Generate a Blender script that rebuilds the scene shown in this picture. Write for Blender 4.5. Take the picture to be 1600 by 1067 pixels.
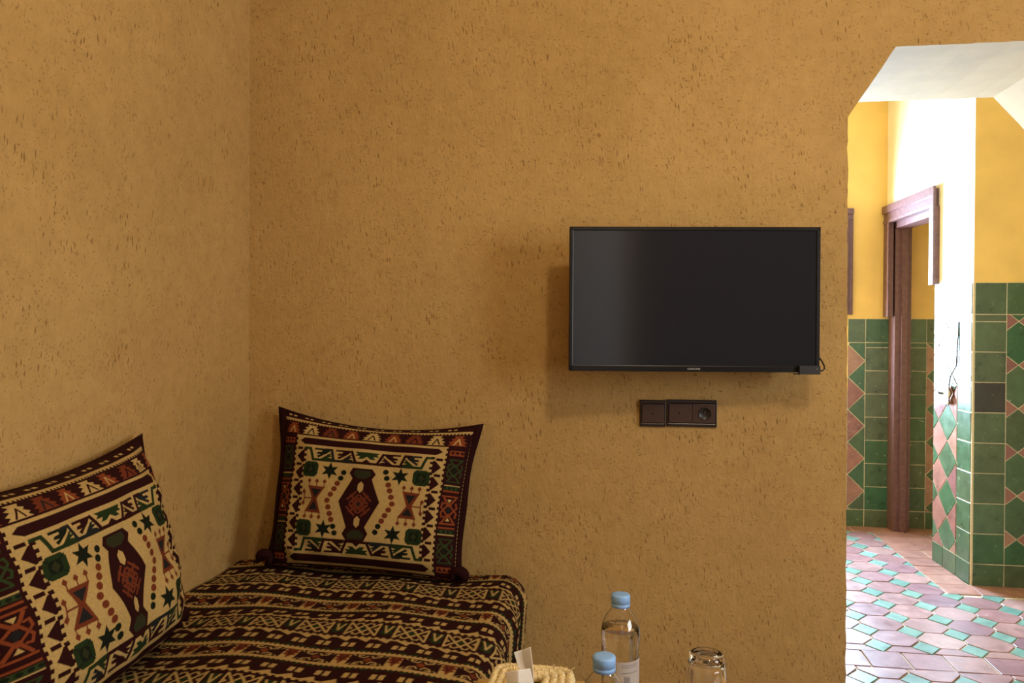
import bpy, bmesh, math, random
import numpy as np
from mathutils import Vector, Matrix, noise
random.seed(7); rng = np.random.default_rng(7)
S = bpy.context.scene
COL = S.collection
for o in list(bpy.data.objects): bpy.data.objects.remove(o)

# ------------------------------------------------------------------ camera
FPX = 1200.0
CAM = Vector((1.206, -2.357, 1.2))
YAW, PITCH, ROLL = math.radians(8.2), math.radians(0.45), math.radians(0.35)
SHIFT_PX = 9.0
cam_d = bpy.data.cameras.new('camera'); cam = bpy.data.objects.new('camera', cam_d); COL.objects.link(cam)
cam_d.sensor_width = 36.0; cam_d.sensor_fit = 'HORIZONTAL'
cam_d.lens = 36.0 * FPX / 1600.0
cam_d.shift_y = -SHIFT_PX / 1600.0
cam_d.clip_start = 0.02
RC = Matrix.Rotation(YAW, 3, 'Z') @ Matrix.Rotation(math.pi/2 - PITCH, 3, 'X') @ Matrix.Rotation(ROLL, 3, 'Z')
cam.matrix_world = Matrix.Translation(CAM) @ RC.to_4x4()
S.camera = cam

def ray(px, py):
    d = Vector(((px - 800) / FPX, -(py - 533.5 + SHIFT_PX) / FPX, -1.0))
    return RC @ d
def at_axis(px, py, axis, val):
    d = ray(px, py); t = (val - CAM[axis]) / d[axis]
    return CAM + d * t
def at_y(px, py, y): return at_axis(px, py, 1, y)
def at_x(px, py, x): return at_axis(px, py, 0, x)
def at_z(px, py, z): return at_axis(px, py, 2, z)

# ------------------------------------------------------------------ world, lights, exposure
S.view_settings.view_transform = 'Standard'; S.view_settings.look = 'None'
S.view_settings.exposure = 0.0; S.view_settings.gamma = 1.0; S.view_settings.use_curve_mapping = False
W = bpy.data.worlds.new('sky'); S.world = W; W.use_nodes = True
wn = W.node_tree.nodes; wn['Background'].inputs[0].default_value = (0.62, 0.78, 1.0, 1); wn['Background'].inputs[1].default_value = 1.5

def area_light(name, loc, direction, sx, sy, power, color):
    d = bpy.data.lights.new(name, 'AREA'); d.shape = 'RECTANGLE'; d.size = sx; d.size_y = sy
    d.energy = power; d.color = color
    o = bpy.data.objects.new(name, d); COL.objects.link(o)
    o.location = loc; o.rotation_euler = Vector(direction).to_track_quat('-Z', 'Y').to_euler()
    return o
# daylight that comes in through the courtyard window of the passage (its opening is modelled below)
area_light('courtyard_daylight', (2.19, 2.72, 1.36), (0, -1.0, 0.0), 0.64, 1.0, 240, (0.53, 0.75, 1.0))
# daylight that comes in through the sitting room window in the right-hand wall, off the frame
area_light('window_daylight', (3.62, -1.95, 1.5), (-1, 0.0, -0.05), 0.9, 1.1, 37, (0.95, 0.96, 0.93))
LAMP = Vector((1.75, -1.85, 2.42))
pl = bpy.data.lights.new('ceiling_bulb', 'POINT'); pl.energy = 46; pl.color = (1.0, 0.80, 0.54); pl.shadow_soft_size = 0.09
plo = bpy.data.objects.new('ceiling_bulb', pl); COL.objects.link(plo); plo.location = LAMP

# ------------------------------------------------------------------ helpers
def clamp01(c): return (c[0], c[1], c[2], 1.0)
def new_mat(name):
    m = bpy.data.materials.new(name); m.use_nodes = True
    nt = m.node_tree; b = nt.nodes['Principled BSDF']
    return m, nt, b
def N(nt, typ, **kw):
    n = nt.nodes.new(typ)
    for k, v in kw.items():
        if k.startswith('i_'):
            key = k[2:]; key = int(key) if key.isdigit() else key
            n.inputs[key].default_value = v
        else: setattr(n, k, v)
    return n
def ramp(nt, stops, fac):
    r = nt.nodes.new('ShaderNodeValToRGB'); e = r.color_ramp.elements
    while len(e) < len(stops): e.new(0.5)
    for k, (p, c) in enumerate(stops): e[k].position = p; e[k].color = clamp01(c)
    nt.links.new(fac, r.inputs[0]); return r
def plain(name, col, rough=0.5, metal=0.0, bump=0.0, bscale=60.0, vary=0.0, spec=0.5, coat=0.0):
    m, nt, b = new_mat(name)
    b.inputs['Roughness'].default_value = rough; b.inputs['Metallic'].default_value = metal
    b.inputs['Specular IOR Level'].default_value = spec; b.inputs['Coat Weight'].default_value = coat
    tc = N(nt, 'ShaderNodeTexCoord'); nz = N(nt, 'ShaderNodeTexNoise'); nz.inputs['Scale'].default_value = bscale; nz.inputs['Detail'].default_value = 4
    nt.links.new(tc.outputs['Object'], nz.inputs['Vector'])
    v = max(vary, 0.03)
    r = ramp(nt, [(0.3, [c*(1-v) for c in col]), (0.7, [min(1, c*(1+v)) for c in col])], nz.outputs[0])
    nt.links.new(r.outputs[0], b.inputs['Base Color'])
    if bump:
        bp = N(nt, 'ShaderNodeBump'); bp.inputs['Strength'].default_value = bump; bp.inputs['Distance'].default_value = 0.002
        nt.links.new(nz.outputs[0], bp.inputs['Height']); nt.links.new(bp.outputs[0], b.inputs['Normal'])
    return m
def math_n(nt, op, a, b_=None, clamp=False):
    n = nt.nodes.new('ShaderNodeMath'); n.operation = op; n.use_clamp = clamp
    for k, v in ((0, a), (1, b_)):
        if v is None: continue
        if isinstance(v, (int, float)): n.inputs[k].default_value = v
        else: nt.links.new(v, n.inputs[k])
    return n.outputs[0]

def earth_plaster(name, light, dark, straw):
    m, nt, b = new_mat(name); b.inputs['Roughness'].default_value = 0.92; b.inputs['Specular IOR Level'].default_value = 0.2
    tc = N(nt, 'ShaderNodeTexCoord'); V = tc.outputs['Object']
    big = N(nt, 'ShaderNodeTexNoise', i_Scale=1.6, i_Detail=5.0, i_Roughness=0.6); nt.links.new(V, big.inputs['Vector'])
    mid = N(nt, 'ShaderNodeTexNoise', i_Scale=22.0, i_Detail=6.0, i_Roughness=0.65); nt.links.new(V, mid.inputs['Vector'])
    mixf = math_n(nt, 'ADD', math_n(nt, 'MULTIPLY', big.outputs[0], 0.55), math_n(nt, 'MULTIPLY', mid.outputs[0], 0.45))
    base = ramp(nt, [(0.34, dark), (0.62, light)], mixf)
    # straw flecks: thin stretched cells in three directions
    prev = base.outputs[0]; hsum = None
    for k, (rot, sc, th, amt) in enumerate([((0.12, 0.15, 0.0), (120, 120, 24), 0.20, 0.8), ((0.8, 0.75, 0.0), (130, 130, 30), 0.19, 0.65), ((-0.7, -0.65, 0.0), (125, 125, 28), 0.19, 0.65), ((1.45, 1.4, 0.0), (110, 110, 30), 0.17, 0.55)]):
        mr = N(nt, 'ShaderNodeMapping'); mr.inputs['Rotation'].default_value = rot; nt.links.new(V, mr.inputs['Vector'])
        mp = N(nt, 'ShaderNodeMapping'); mp.inputs['Scale'].default_value = sc
        nt.links.new(mr.outputs[0], mp.inputs['Vector'])
        wob = N(nt, 'ShaderNodeTexNoise', i_Scale=9.0 + k); nt.links.new(V, wob.inputs['Vector'])
        ad = N(nt, 'ShaderNodeVectorMath', operation='MULTIPLY_ADD'); nt.links.new(wob.outputs['Color'], ad.inputs[0]); ad.inputs[1].default_value = (2.5, 2.5, 0.8); nt.links.new(mp.outputs[0], ad.inputs[2])
        vo = N(nt, 'ShaderNodeTexVoronoi', i_Scale=1.0, i_Randomness=1.0); nt.links.new(ad.outputs[0], vo.inputs['Vector'])
        msk = N(nt, 'ShaderNodeTexNoise', i_Scale=6.0 + 3*k, i_Detail=2.0); nt.links.new(V, msk.inputs['Vector'])
        f = N(nt, 'ShaderNodeMapRange'); f.inputs[1].default_value = th*1.6; f.inputs[2].default_value = th*0.6; nt.links.new(vo.outputs['Distance'], f.inputs[0])
        # only some of the cells carry a straw
        sel = N(nt, 'ShaderNodeSeparateColor'); nt.links.new(vo.outputs['Color'], sel.inputs[0])
        gate = math_n(nt, 'GREATER_THAN', sel.outputs[0], 0.48)
        g2 = N(nt, 'ShaderNodeMapRange'); g2.inputs[1].default_value = 0.38; g2.inputs[2].default_value = 0.62; nt.links.new(msk.outputs[0], g2.inputs[0])
        fac = math_n(nt, 'MULTIPLY', math_n(nt, 'MULTIPLY', f.outputs[0], gate), math_n(nt, 'MULTIPLY', g2.outputs[0], amt))
        mx = N(nt, 'ShaderNodeMix', data_type='RGBA'); nt.links.new(fac, mx.inputs[0]); nt.links.new(prev, mx.inputs[6]); mx.inputs[7].default_value = clamp01(straw)
        prev = mx.outputs[2]
        hsum = fac if hsum is None else math_n(nt, 'ADD', hsum, fac)
    nt.links.new(prev, b.inputs['Base Color'])
    fine = N(nt, 'ShaderNodeTexNoise', i_Scale=130.0, i_Detail=5.0, i_Roughness=0.7, i_Distortion=0.6); nt.links.new(V, fine.inputs['Vector'])
    mp2 = N(nt, 'ShaderNodeMapping'); mp2.inputs['Rotation'].default_value = (0.2, 0.5, 0.0); mp2.inputs['Scale'].default_value = (60, 60, 26); nt.links.new(V, mp2.inputs['Vector'])
    fib = N(nt, 'ShaderNodeTexNoise', i_Scale=1.0, i_Detail=4.0, i_Distortion=1.5); nt.links.new(mp2.outputs[0], fib.inputs['Vector'])
    h = math_n(nt, 'ADD', math_n(nt, 'MULTIPLY', fine.outputs[0], 0.5), math_n(nt, 'MULTIPLY', fib.outputs[0], 0.9))
    h = math_n(nt, 'ADD', h, math_n(nt, 'MULTIPLY', mid.outputs[0], 0.9))
    h = math_n(nt, 'SUBTRACT', h, math_n(nt, 'MULTIPLY', hsum, 0.35))
    bp = N(nt, 'ShaderNodeBump', i_Strength=0.45, i_Distance=0.006); nt.links.new(h, bp.inputs['Height']); nt.links.new(bp.outputs[0], b.inputs['Normal'])
    return m

def tile_mat(name, cols, rough=0.27, chip=(0.62, 0.56, 0.45), chips=0.6, cloud=0.32):
    """glazed tile: a tone of its own for each tile, cloudy glaze, small chips and scratches"""
    m, nt, b = new_mat(name)
    tc = N(nt, 'ShaderNodeTexCoord'); oi = N(nt, 'ShaderNodeObjectInfo')
    geo = N(nt, 'ShaderNodeNewGeometry')
    n = len(cols); r = ramp(nt, [((k + 0.5) / n, c) for k, c in enumerate(cols)], oi.outputs['Random'])
    nz = N(nt, 'ShaderNodeTexNoise', i_Scale=16.0, i_Detail=5.0, i_Roughness=0.6); nt.links.new(geo.outputs['Position'], nz.inputs['Vector'])
    cl = ramp(nt, [(0.25, (1-cloud,)*3), (0.75, (1+cloud*0.6,)*3)], nz.outputs[0])
    mul = N(nt, 'ShaderNodeMix', data_type='RGBA', blend_type='MULTIPLY'); mul.inputs[0].default_value = 1.0
    nt.links.new(r.outputs[0], mul.inputs[6]); nt.links.new(cl.outputs[0], mul.inputs[7])
    c1 = N(nt, 'ShaderNodeTexNoise', i_Scale=48.0, i_Detail=4.0, i_Roughness=0.7); nt.links.new(geo.outputs['Position'], c1.inputs['Vector'])
    f = N(nt, 'ShaderNodeMapRange'); f.inputs[1].default_value = 0.645; f.inputs[2].default_value = 0.70; nt.links.new(c1.outputs[0], f.inputs[0])
    fac = math_n(nt, 'MULTIPLY', f.outputs[0], chips)
    mx = N(nt, 'ShaderNodeMix', data_type='RGBA'); nt.links.new(fac, mx.inputs[0]); nt.links.new(mul.outputs[2], mx.inputs[6]); mx.inputs[7].default_value = clamp01(chip)
    nt.links.new(mx.outputs[2], b.inputs['Base Color'])
    rr = N(nt, 'ShaderNodeMapRange'); rr.inputs[3].default_value = rough*0.7; rr.inputs[4].default_value = rough*1.6; nt.links.new(nz.outputs[0], rr.inputs[0]); nt.links.new(rr.outputs[0], b.inputs['Roughness'])
    wv = N(nt, 'ShaderNodeTexNoise', i_Scale=11.0, i_Detail=0.0); nt.links.new(geo.outputs['Position'], wv.inputs['Vector'])
    bp = N(nt, 'ShaderNodeBump', i_Strength=0.25, i_Distance=0.003); nt.links.new(wv.outputs[0], bp.inputs['Height']); nt.links.new(bp.outputs[0], b.inputs['Normal'])
    return m

def print_mat(name, weave=900.0):
    m, nt, b = new_mat(name); b.inputs['Roughness'].default_value = 0.95; b.inputs['Specular IOR Level'].default_value = 0.1
    at = N(nt, 'ShaderNodeAttribute'); at.attribute_name = 'print'
    tc = N(nt, 'ShaderNodeTexCoord')
    nz = N(nt, 'ShaderNodeTexNoise', i_Scale=240.0, i_Detail=3.0); nt.links.new(tc.outputs['Object'], nz.inputs['Vector'])
    cl = ramp(nt, [(0.3, (0.82,)*3), (0.7, (1.08,)*3)], nz.outputs[0])
    mul = N(nt, 'ShaderNodeMix', data_type='RGBA', blend_type='MULTIPLY'); mul.inputs[0].default_value = 1.0
    nt.links.new(at.outputs['Color'], mul.inputs[6]); nt.links.new(cl.outputs[0], mul.inputs[7]); nt.links.new(mul.outputs[2], b.inputs['Base Color'])
    bp = N(nt, 'ShaderNodeBump', i_Strength=0.3, i_Distance=0.0012); nt.links.new(nz.outputs[0], bp.inputs['Height']); nt.links.new(bp.outputs[0], b.inputs['Normal'])
    return m

def glass_mat(name, ior, col=(1, 1, 1), rough=0.0):
    m, nt, b = new_mat(name); b.inputs['Base Color'].default_value = clamp01(col); b.inputs['Roughness'].default_value = rough
    b.inputs['IOR'].default_value = ior; b.inputs['Transmission Weight'].default_value = 1.0
    return m

M = {}
M['earth'] = earth_plaster('earth_plaster', (0.575, 0.380, 0.145), (0.455, 0.290, 0.102), (0.18, 0.09, 0.026))
M['cream'] = plain('cream_plaster', (0.58, 0.44, 0.255), 0.8, bump=0.35, bscale=9, vary=0.09)
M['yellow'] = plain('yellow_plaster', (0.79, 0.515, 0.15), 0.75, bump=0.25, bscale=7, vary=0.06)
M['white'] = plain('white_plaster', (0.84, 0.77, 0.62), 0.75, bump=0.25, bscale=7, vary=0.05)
M['ceil'] = plain('ceiling_plaster', (0.55, 0.42, 0.26), 0.9, bump=0.3, bscale=12, vary=0.06)
M['grout'] = plain('grout', (0.60, 0.50, 0.35), 0.95, bump=0.5, bscale=140, vary=0.18)
M['green'] = tile_mat('green_glazed_tile', [(0.050, 0.110, 0.050), (0.085, 0.115, 0.060), (0.035, 0.115, 0.052), (0.095, 0.115, 0.065), (0.045, 0.095, 0.045), (0.075, 0.130, 0.070)])
M['pinkw'] = tile_mat('terracotta_glazed_tile', [(0.30, 0.135, 0.105), (0.24, 0.10, 0.095), (0.37, 0.20, 0.14), (0.28, 0.12, 0.10)])
M['black'] = tile_mat('black_glazed_tile', [(0.035, 0.032, 0.030), (0.035, 0.032, 0.030)])
M['mauve'] = tile_mat('mauve_terracotta_floor_tile', [(0.36, 0.20, 0.185), (0.27, 0.14, 0.145), (0.42, 0.26, 0.23), (0.33, 0.17, 0.165), (0.24, 0.13, 0.15)], rough=0.33, chip=(0.6, 0.55, 0.5))
M['teal'] = tile_mat('green_floor_tile', [(0.16, 0.29, 0.235), (0.12, 0.24, 0.20), (0.20, 0.33, 0.28), (0.14, 0.27, 0.21)], rough=0.33, chip=(0.6, 0.6, 0.55))
M['terra'] = tile_mat('plain_terracotta_floor_tile', [(0.36, 0.175, 0.135), (0.32, 0.16, 0.13), (0.39, 0.20, 0.15)], rough=0.3, chip=(0.6, 0.55, 0.45))
M['door'] = plain('purple_brown_paint', (0.135, 0.062, 0.062), 0.42, bump=0.35, bscale=40, vary=0.22)
M['tvframe'] = plain('black_gloss_plastic', (0.007, 0.007, 0.008), 0.3, spec=0.35)
M['tvback'] = plain('black_matt_plastic', (0.012, 0.012, 0.012), 0.55)
M['screen'] = plain('dark_screen_glass', (0.016, 0.0185, 0.026), 0.12, spec=0.5)
M['letter'] = plain('silver_lettering', (0.60, 0.60, 0.60), 0.4)
M['brown'] = plain('brown_plastic', (0.055, 0.024, 0.014), 0.33, vary=0.05)
M['brownframe'] = plain('dark_brown_gloss_plastic', (0.020, 0.009, 0.006), 0.28, vary=0.05)
M['blackmatt'] = plain('black_socket_plastic', (0.008, 0.006, 0.005), 0.4)
M['metal'] = plain('steel', (0.55, 0.55, 0.55), 0.3, metal=1.0)
M['maroon'] = plain('maroon_cloth', (0.022, 0.005, 0.005), 0.95, bump=0.4, bscale=300, vary=0.15, spec=0.1)
M['print'] = print_mat('kilim_print')
M['glass'] = glass_mat('clear_plastic', 1.42)
M['tumbler'] = glass_mat('clear_glass', 1.5)
M['water'] = glass_mat('water', 1.333)
M['cap'] = plain('pale_blue_plastic', (0.25, 0.49, 0.93), 0.4, vary=0.03)
M['label'] = plain('pale_label_film', (0.44, 0.41, 0.40), 0.5)
M['sideprint'] = plain('pale_violet_print', (0.62, 0.60, 0.78), 0.5)
M['labelprint'] = plain('label_print', (0.10, 0.10, 0.16), 0.6)
M['straw'] = plain('palm_straw', (0.80, 0.67, 0.38), 0.75, bump=0.8, bscale=90, vary=0.16)
M['strawdark'] = plain('palm_stitch', (0.50, 0.36, 0.14), 0.8, bump=0.5, bscale=120, vary=0.15)
M['tissue'] = plain('white_tissue', (0.82, 0.81, 0.79), 0.9, bump=0.25, bscale=50, vary=0.03)
M['wood'] = plain('yellow_wood', (0.46, 0.29, 0.10), 0.45, bump=0.2, bscale=30, vary=0.15)
M['curtdark'] = plain('dark_curtain_cloth', (0.10, 0.06, 0.04), 0.95, bump=0.3, bscale=200)
M['curtlight'] = plain('pale_curtain_cloth', (0.75, 0.73, 0.70), 0.95, bump=0.3, bscale=200)
M['lampglass'] = plain('opal_lamp_glass', (0.9, 0.8, 0.6), 0.4)
bl = M['lampglass'].node_tree.nodes['Principled BSDF']; bl.inputs['Emission Color'].default_value = (1, 0.8, 0.5, 1); bl.inputs['Emission Strength'].default_value = 4.0
M['brass'] = plain('worn_wood_edge', (0.12, 0.045, 0.02), 0.5)
M['cable'] = plain('grey_cable', (0.05, 0.045, 0.045), 0.6)
M['windowglass'] = plain('window_glass', (0.55, 0.70, 0.9), 0.1)

# ------------------------------------------------------------------ mesh builder
class MB:
    def __init__(s): s.v = []; s.f = []; s.mi = []; s.smooth = []
    def add(s, verts, faces, mi=0, smooth=False):
        o = len(s.v); s.v += [tuple(p) for p in verts]
        for f in faces: s.f.append(tuple(o + i for i in f)); s.mi.append(mi); s.smooth.append(smooth)
    def box(s, x0, x1, y0, y1, z0, z1, bev=0.0, mi=0):
        if bev <= 0:
            v = [(x, y, z) for z in (z0, z1) for y in (y0, y1) for x in (x0, x1)]
            s.add(v, [(0, 2, 3, 1), (4, 5, 7, 6), (0, 1, 5, 4), (2, 6, 7, 3), (0, 4, 6, 2), (1, 3, 7, 5)], mi); return
        bm = bmesh.new(); bmesh.ops.create_cube(bm, size=1)
        for q in bm.verts: q.co = Vector(((x0+x1)/2 + q.co.x*(x1-x0), (y0+y1)/2 + q.co.y*(y1-y0), (z0+z1)/2 + q.co.z*(z1-z0)))
        bmesh.ops.bevel(bm, geom=list(bm.edges), offset=bev, segments=2, profile=0.5, affect='EDGES')
        bm.verts.index_update(); s.add([q.co for q in bm.verts], [[q.index for q in f.verts] for f in bm.faces], mi); bm.free()
    def lathe(s, prof, seg=40, mod=None, centre=(0, 0, 0), mi=0):
        v = []; f = []; n = len(prof)
        for j in range(seg):
            a = 2*math.pi*j/seg
            for k, (r, z) in enumerate(prof):
                rr = r if mod is None else mod(r, z, a)
                v.append((centre[0] + rr*math.cos(a), centre[1] + rr*math.sin(a), centre[2] + z))
        for j in range(seg):
            j2 = (j+1) % seg
            for k in range(n-1): f.append((j*n+k, j2*n+k, j2*n+k+1, j*n+k+1))
        s.add(v, f, mi, True)
    def tube(s, pts, r, seg=8, closed=False, mi=0, rfun=None):
        pts = [Vector(p) for p in pts]; n = len(pts); v = []; f = []
        up = None
        for i, p in enumerate(pts):
            if closed: t = pts[(i+1) % n] - pts[i-1]
            else: t = pts[min(i+1, n-1)] - pts[max(i-1, 0)]
            t.normalize()
            if up is None: up = t.orthogonal().normalized()
            else: up = (up - t*up.dot(t)).normalized()
            b = t.cross(up); rr = r if rfun is None else rfun(i/(n-1))
            for k in range(seg):
                a = 2*math.pi*k/seg; v.append(p + (up*math.cos(a) + b*math.sin(a))*rr)
        m = n if closed else n-1
        for i in range(m):
            i2 = (i+1) % n
            for k in range(seg):
                k2 = (k+1) % seg; f.append((i*seg+k, i*seg+k2, i2*seg+k2, i2*seg+k))
        if not closed: f.append(tuple(range(seg-1, -1, -1))); f.append(tuple((n-1)*seg + k for k in range(seg)))
        s.add(v, f, mi, True)
    def mesh(s, name, mats):
        me = bpy.data.meshes.new(name); me.from_pydata(s.v, [], s.f)
        for m in mats: me.materials.append(m)
        me.polygons.foreach_set('material_index', s.mi); me.polygons.foreach_set('use_smooth', s.smooth)
        me.update(); return me
    def build(s, name, mats, parent=None, loc=None, fixn=False):
        if not isinstance(mats, (list, tuple)): mats = [mats]
        me = s.mesh(name, mats)
        if fixn:
            bm = bmesh.new(); bm.from_mesh(me); bmesh.ops.recalc_face_normals(bm, faces=bm.faces); bm.to_mesh(me); bm.free()
        o = bpy.data.objects.new(name, me); COL.objects.link(o)
        if parent: o.parent = parent
        if loc is not None: o.location = loc
        return o
def tag(o, label=None, cat=None, group=None, kind=None):
    if label: o['label'] = label
    if cat: o['category'] = cat
    if group: o['group'] = group
    if kind: o['kind'] = kind
    return o
def thing(name, label, cat, loc=(0, 0, 0), rotz=0.0, group=None):
    o = bpy.data.objects.new(name, None); COL.objects.link(o); o.location = loc; o.rotation_euler = (0, 0, rotz)
    o.empty_display_size = 0.05
    return tag(o, label, cat, group)
def struct(o, label): return tag(o, label, None, None, 'structure')
def grid_faces(nu, nv, off=0):
    i = np.arange(nu-1)[:, None]; j = np.arange(nv-1)[None, :]
    a = (i*nv + j).ravel()
    return np.stack([a, a+nv, a+nv+1, a+1], 1) + off
def grid_mesh(name, P, mat, color=None, flip=False):
    """P: (nu,nv,3) array -> smooth quad mesh with an optional point colour"""
    nu, nv, _ = P.shape
    F = grid_faces(nu, nv)
    if flip: F = F[:, ::-1]
    me = bpy.data.meshes.new(name)
    me.vertices.add(nu*nv); me.vertices.foreach_set('co', P.reshape(-1).astype(np.float32))
    nf = len(F); me.loops.add(nf*4); me.loops.foreach_set('vertex_index', F.reshape(-1).astype(np.int32))
    me.polygons.add(nf); me.polygons.foreach_set('loop_start', np.arange(0, nf*4, 4, dtype=np.int32))
    try: me.polygons.foreach_set('loop_total', np.full(nf, 4, np.int32))
    except Exception: pass
    me.polygons.foreach_set('use_smooth', np.ones(nf, bool))
    me.materials.append(mat); me.update(calc_edges=True); me.validate()
    if color is not None:
        c = np.ones((nu*nv, 4), np.float32); c[:, :3] = color.reshape(-1, 3)
        at = me.attributes.new('print', 'FLOAT_COLOR', 'POINT'); at.data.foreach_set('color', c.reshape(-1))
    o = bpy.data.objects.new(name, me); COL.objects.link(o); return o

# ------------------------------------------------------------------ room shell
ROOM_X1, ROOM_Y0, CEIL = 3.6, -3.25, 2.75
WT = 0.55                                    # thickness of the wall with the arch
def rough_line(p, q, step, amp, seed):
    p = Vector((p[0], p[1])); q = Vector((q[0], q[1])); L = (q-p).length; n = max(2, int(L/step)); nrm = Vector((-(q-p).y, (q-p).x)).normalized()
    out = []
    for k in range(n):
        b = p.lerp(q, k/n); w = 0 if k == 0 else (noise.noise(Vector((b.x*28+seed, b.y*28, 0)))*0.6 + noise.noise(Vector((b.x*90+seed, b.y*90, 3)))*0.5)*amp
        out.append((b.x + nrm.x*w, b.y + nrm.y*w))
    return out
aL = at_y(1322, 1060, 0).x; aL2 = at_y(1325, 183, 0); aT1 = at_y(1400, 73, 0); aT2 = at_y(1552, 152, WT)
XR = aT2.x + 0.15
outline = [(-0.3, 0.0)] + rough_line((aL, 0), (aL2.x, aL2.z), 0.022, 0.006, 1) + rough_line((aL2.x, aL2.z), (aT1.x, aT1.z), 0.03, 0.004, 2) \
    + rough_line((aT1.x, aT1.z), (aT2.x, aT2.z), 0.03, 0.004, 3) + rough_line((aT2.x, aT2.z), (XR, aT2.z-0.17), 0.03, 0.004, 4) + rough_line((XR, aT2.z-0.17), (XR, 0), 0.03, 0.005, 5) \
    + [(XR, 0.0), (ROOM_X1+0.3, 0.0), (ROOM_X1+0.3, CEIL+0.05), (-0.3, CEIL+0.05)]
bw = MB(); n = len(outline)
vf = [(x, 0.0, z) for x, z in outline]; vb = [(x, WT, z) for x, z in outline]
o0 = 0
bw.v = vf + vb
bw.f.append(tuple(range(n))); bw.mi.append(0)
bw.f.append(tuple(range(2*n-1, n-1, -1))); bw.mi.append(1)
for k in range(n):
    k2 = (k+1) % n; bw.f.append((k2, k, n+k, n+k2)); bw.mi.append(1)
bw.smooth = [False]*len(bw.f)
wall_back = struct(bw.build('wall_back', [M['earth'], M['cream']], fixn=True), 'ochre straw and earth plaster wall with the angular archway')

m = MB(); m.box(-0.3, 0.0, ROOM_Y0-0.2, 0.0, 0, CEIL+0.05); wall_left = struct(m.build('wall_left', M['earth']), 'ochre straw and earth plaster wall beside the bench')
WY0, WY1, WZ0, WZ1 = -2.40, -1.50, 0.95, 2.05
m = MB(); m.box(ROOM_X1, ROOM_X1+0.3, ROOM_Y0-0.2, WY0, 0, CEIL+0.05); m.box(ROOM_X1, ROOM_X1+0.3, WY1, 0.0, 0, CEIL+0.05); m.box(ROOM_X1, ROOM_X1+0.3, WY0, WY1, 0, WZ0); m.box(ROOM_X1, ROOM_X1+0.3, WY0, WY1, WZ1, CEIL+0.05)
struct(m.build('wall_right', M['earth']), 'ochre earth plaster wall with the window on the right of the sitting room')
m = MB(); m.box(0, ROOM_X1, ROOM_Y0-0.2, ROOM_Y0, 0, CEIL+0.05)
struct(m.build('wall_rear', M['earth']), 'ochre earth plaster wall behind the camera')
m = MB(); m.box(-0.3, ROOM_X1+0.3, ROOM_Y0-0.2, WT, CEIL+0.05, CEIL+0.25); struct(m.build('ceiling', M['ceil']), 'plain plaster ceiling of the sitting room')

# passage behind the archway
PX0, PX1, PY1 = 1.2, 4.2, 2.62
CY0, CX0 = 1.546, 2.845
CF = Vector((2.800, PY1))                     # far end of the sunlit wall
e_s = (CF - Vector((CX0, CY0))).normalized(); e_n = Vector((-e_s.y, e_s.x))   # along the wall to the back; out of the wall into the passage
def SW(s, nn, z): return (CX0 + e_s.x*s + e_n.x*nn, CY0 + e_s.y*s + e_n.y*nn, z)
DOOR0, DOOR1, DOORH = 0.405, 1.0, 1.875        # door opening along the sunlit wall
def sbox(mb, s0, s1, n0, n1, z0, z1, mi=0):
    v = [SW(s, nn, z) for z in (z0, z1) for nn in (n0, n1) for s in (s0, s1)]
    mb.add(v, [(0, 2, 3, 1), (4, 5, 7, 6), (0, 1, 5, 4), (2, 6, 7, 3), (0, 4, 6, 2), (1, 3, 7, 5)], mi)
OX1 = at_y(1331.5, 420, PY1).x - 0.068; OX0 = OX1 - 0.70; OZ0 = 0.83; OZ1 = 1.885
m = MB(); m.box(PX0, OX0, PY1, PY1+0.2, 0, CEIL+0.05); m.box(OX1, PX1, PY1, PY1+0.2, 0, CEIL+0.05); m.box(OX0, OX1, PY1, PY1+0.2, OZ1, CEIL+0.05); m.box(OX0, OX1, PY1, PY1+0.2, 0, OZ0); wall_far = struct(m.build('wall_passage_back', M['yellow']), 'yellow plaster wall over green tile dado at the end of the passage')
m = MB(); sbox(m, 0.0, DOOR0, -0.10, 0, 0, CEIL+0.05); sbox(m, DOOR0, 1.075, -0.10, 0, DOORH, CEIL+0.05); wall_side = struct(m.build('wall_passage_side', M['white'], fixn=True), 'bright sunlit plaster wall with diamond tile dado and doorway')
m = MB(); m.box(CX0+0.002, PX1, CY0, CY0+0.10, 0, CEIL+0.05); wall_pr = struct(m.build('wall_passage_right', M['yellow']), 'shaded yellow wall over green hexagon tile dado')
m = MB(); m.box(PX1, PX1+0.2, 0.0, PY1+0.2, 0, CEIL+0.05); struct(m.build('wall_passage_end', M['yellow']), 'yellow plaster wall closing the passage on the right')
m = MB(); m.box(PX0-0.25, PX0, WT, PY1+0.2, 0, CEIL+0.05); struct(m.build('wall_passage_left', M['yellow']), 'yellow plaster wall at the left end of the passage')
m = MB(); m.box(PX0-0.25, PX1+0.2, WT, PY1+0.2, CEIL+0.05, CEIL+0.25); struct(m.build('ceiling_passage', M['cream']), 'cream plaster ceiling of the passage')

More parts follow.
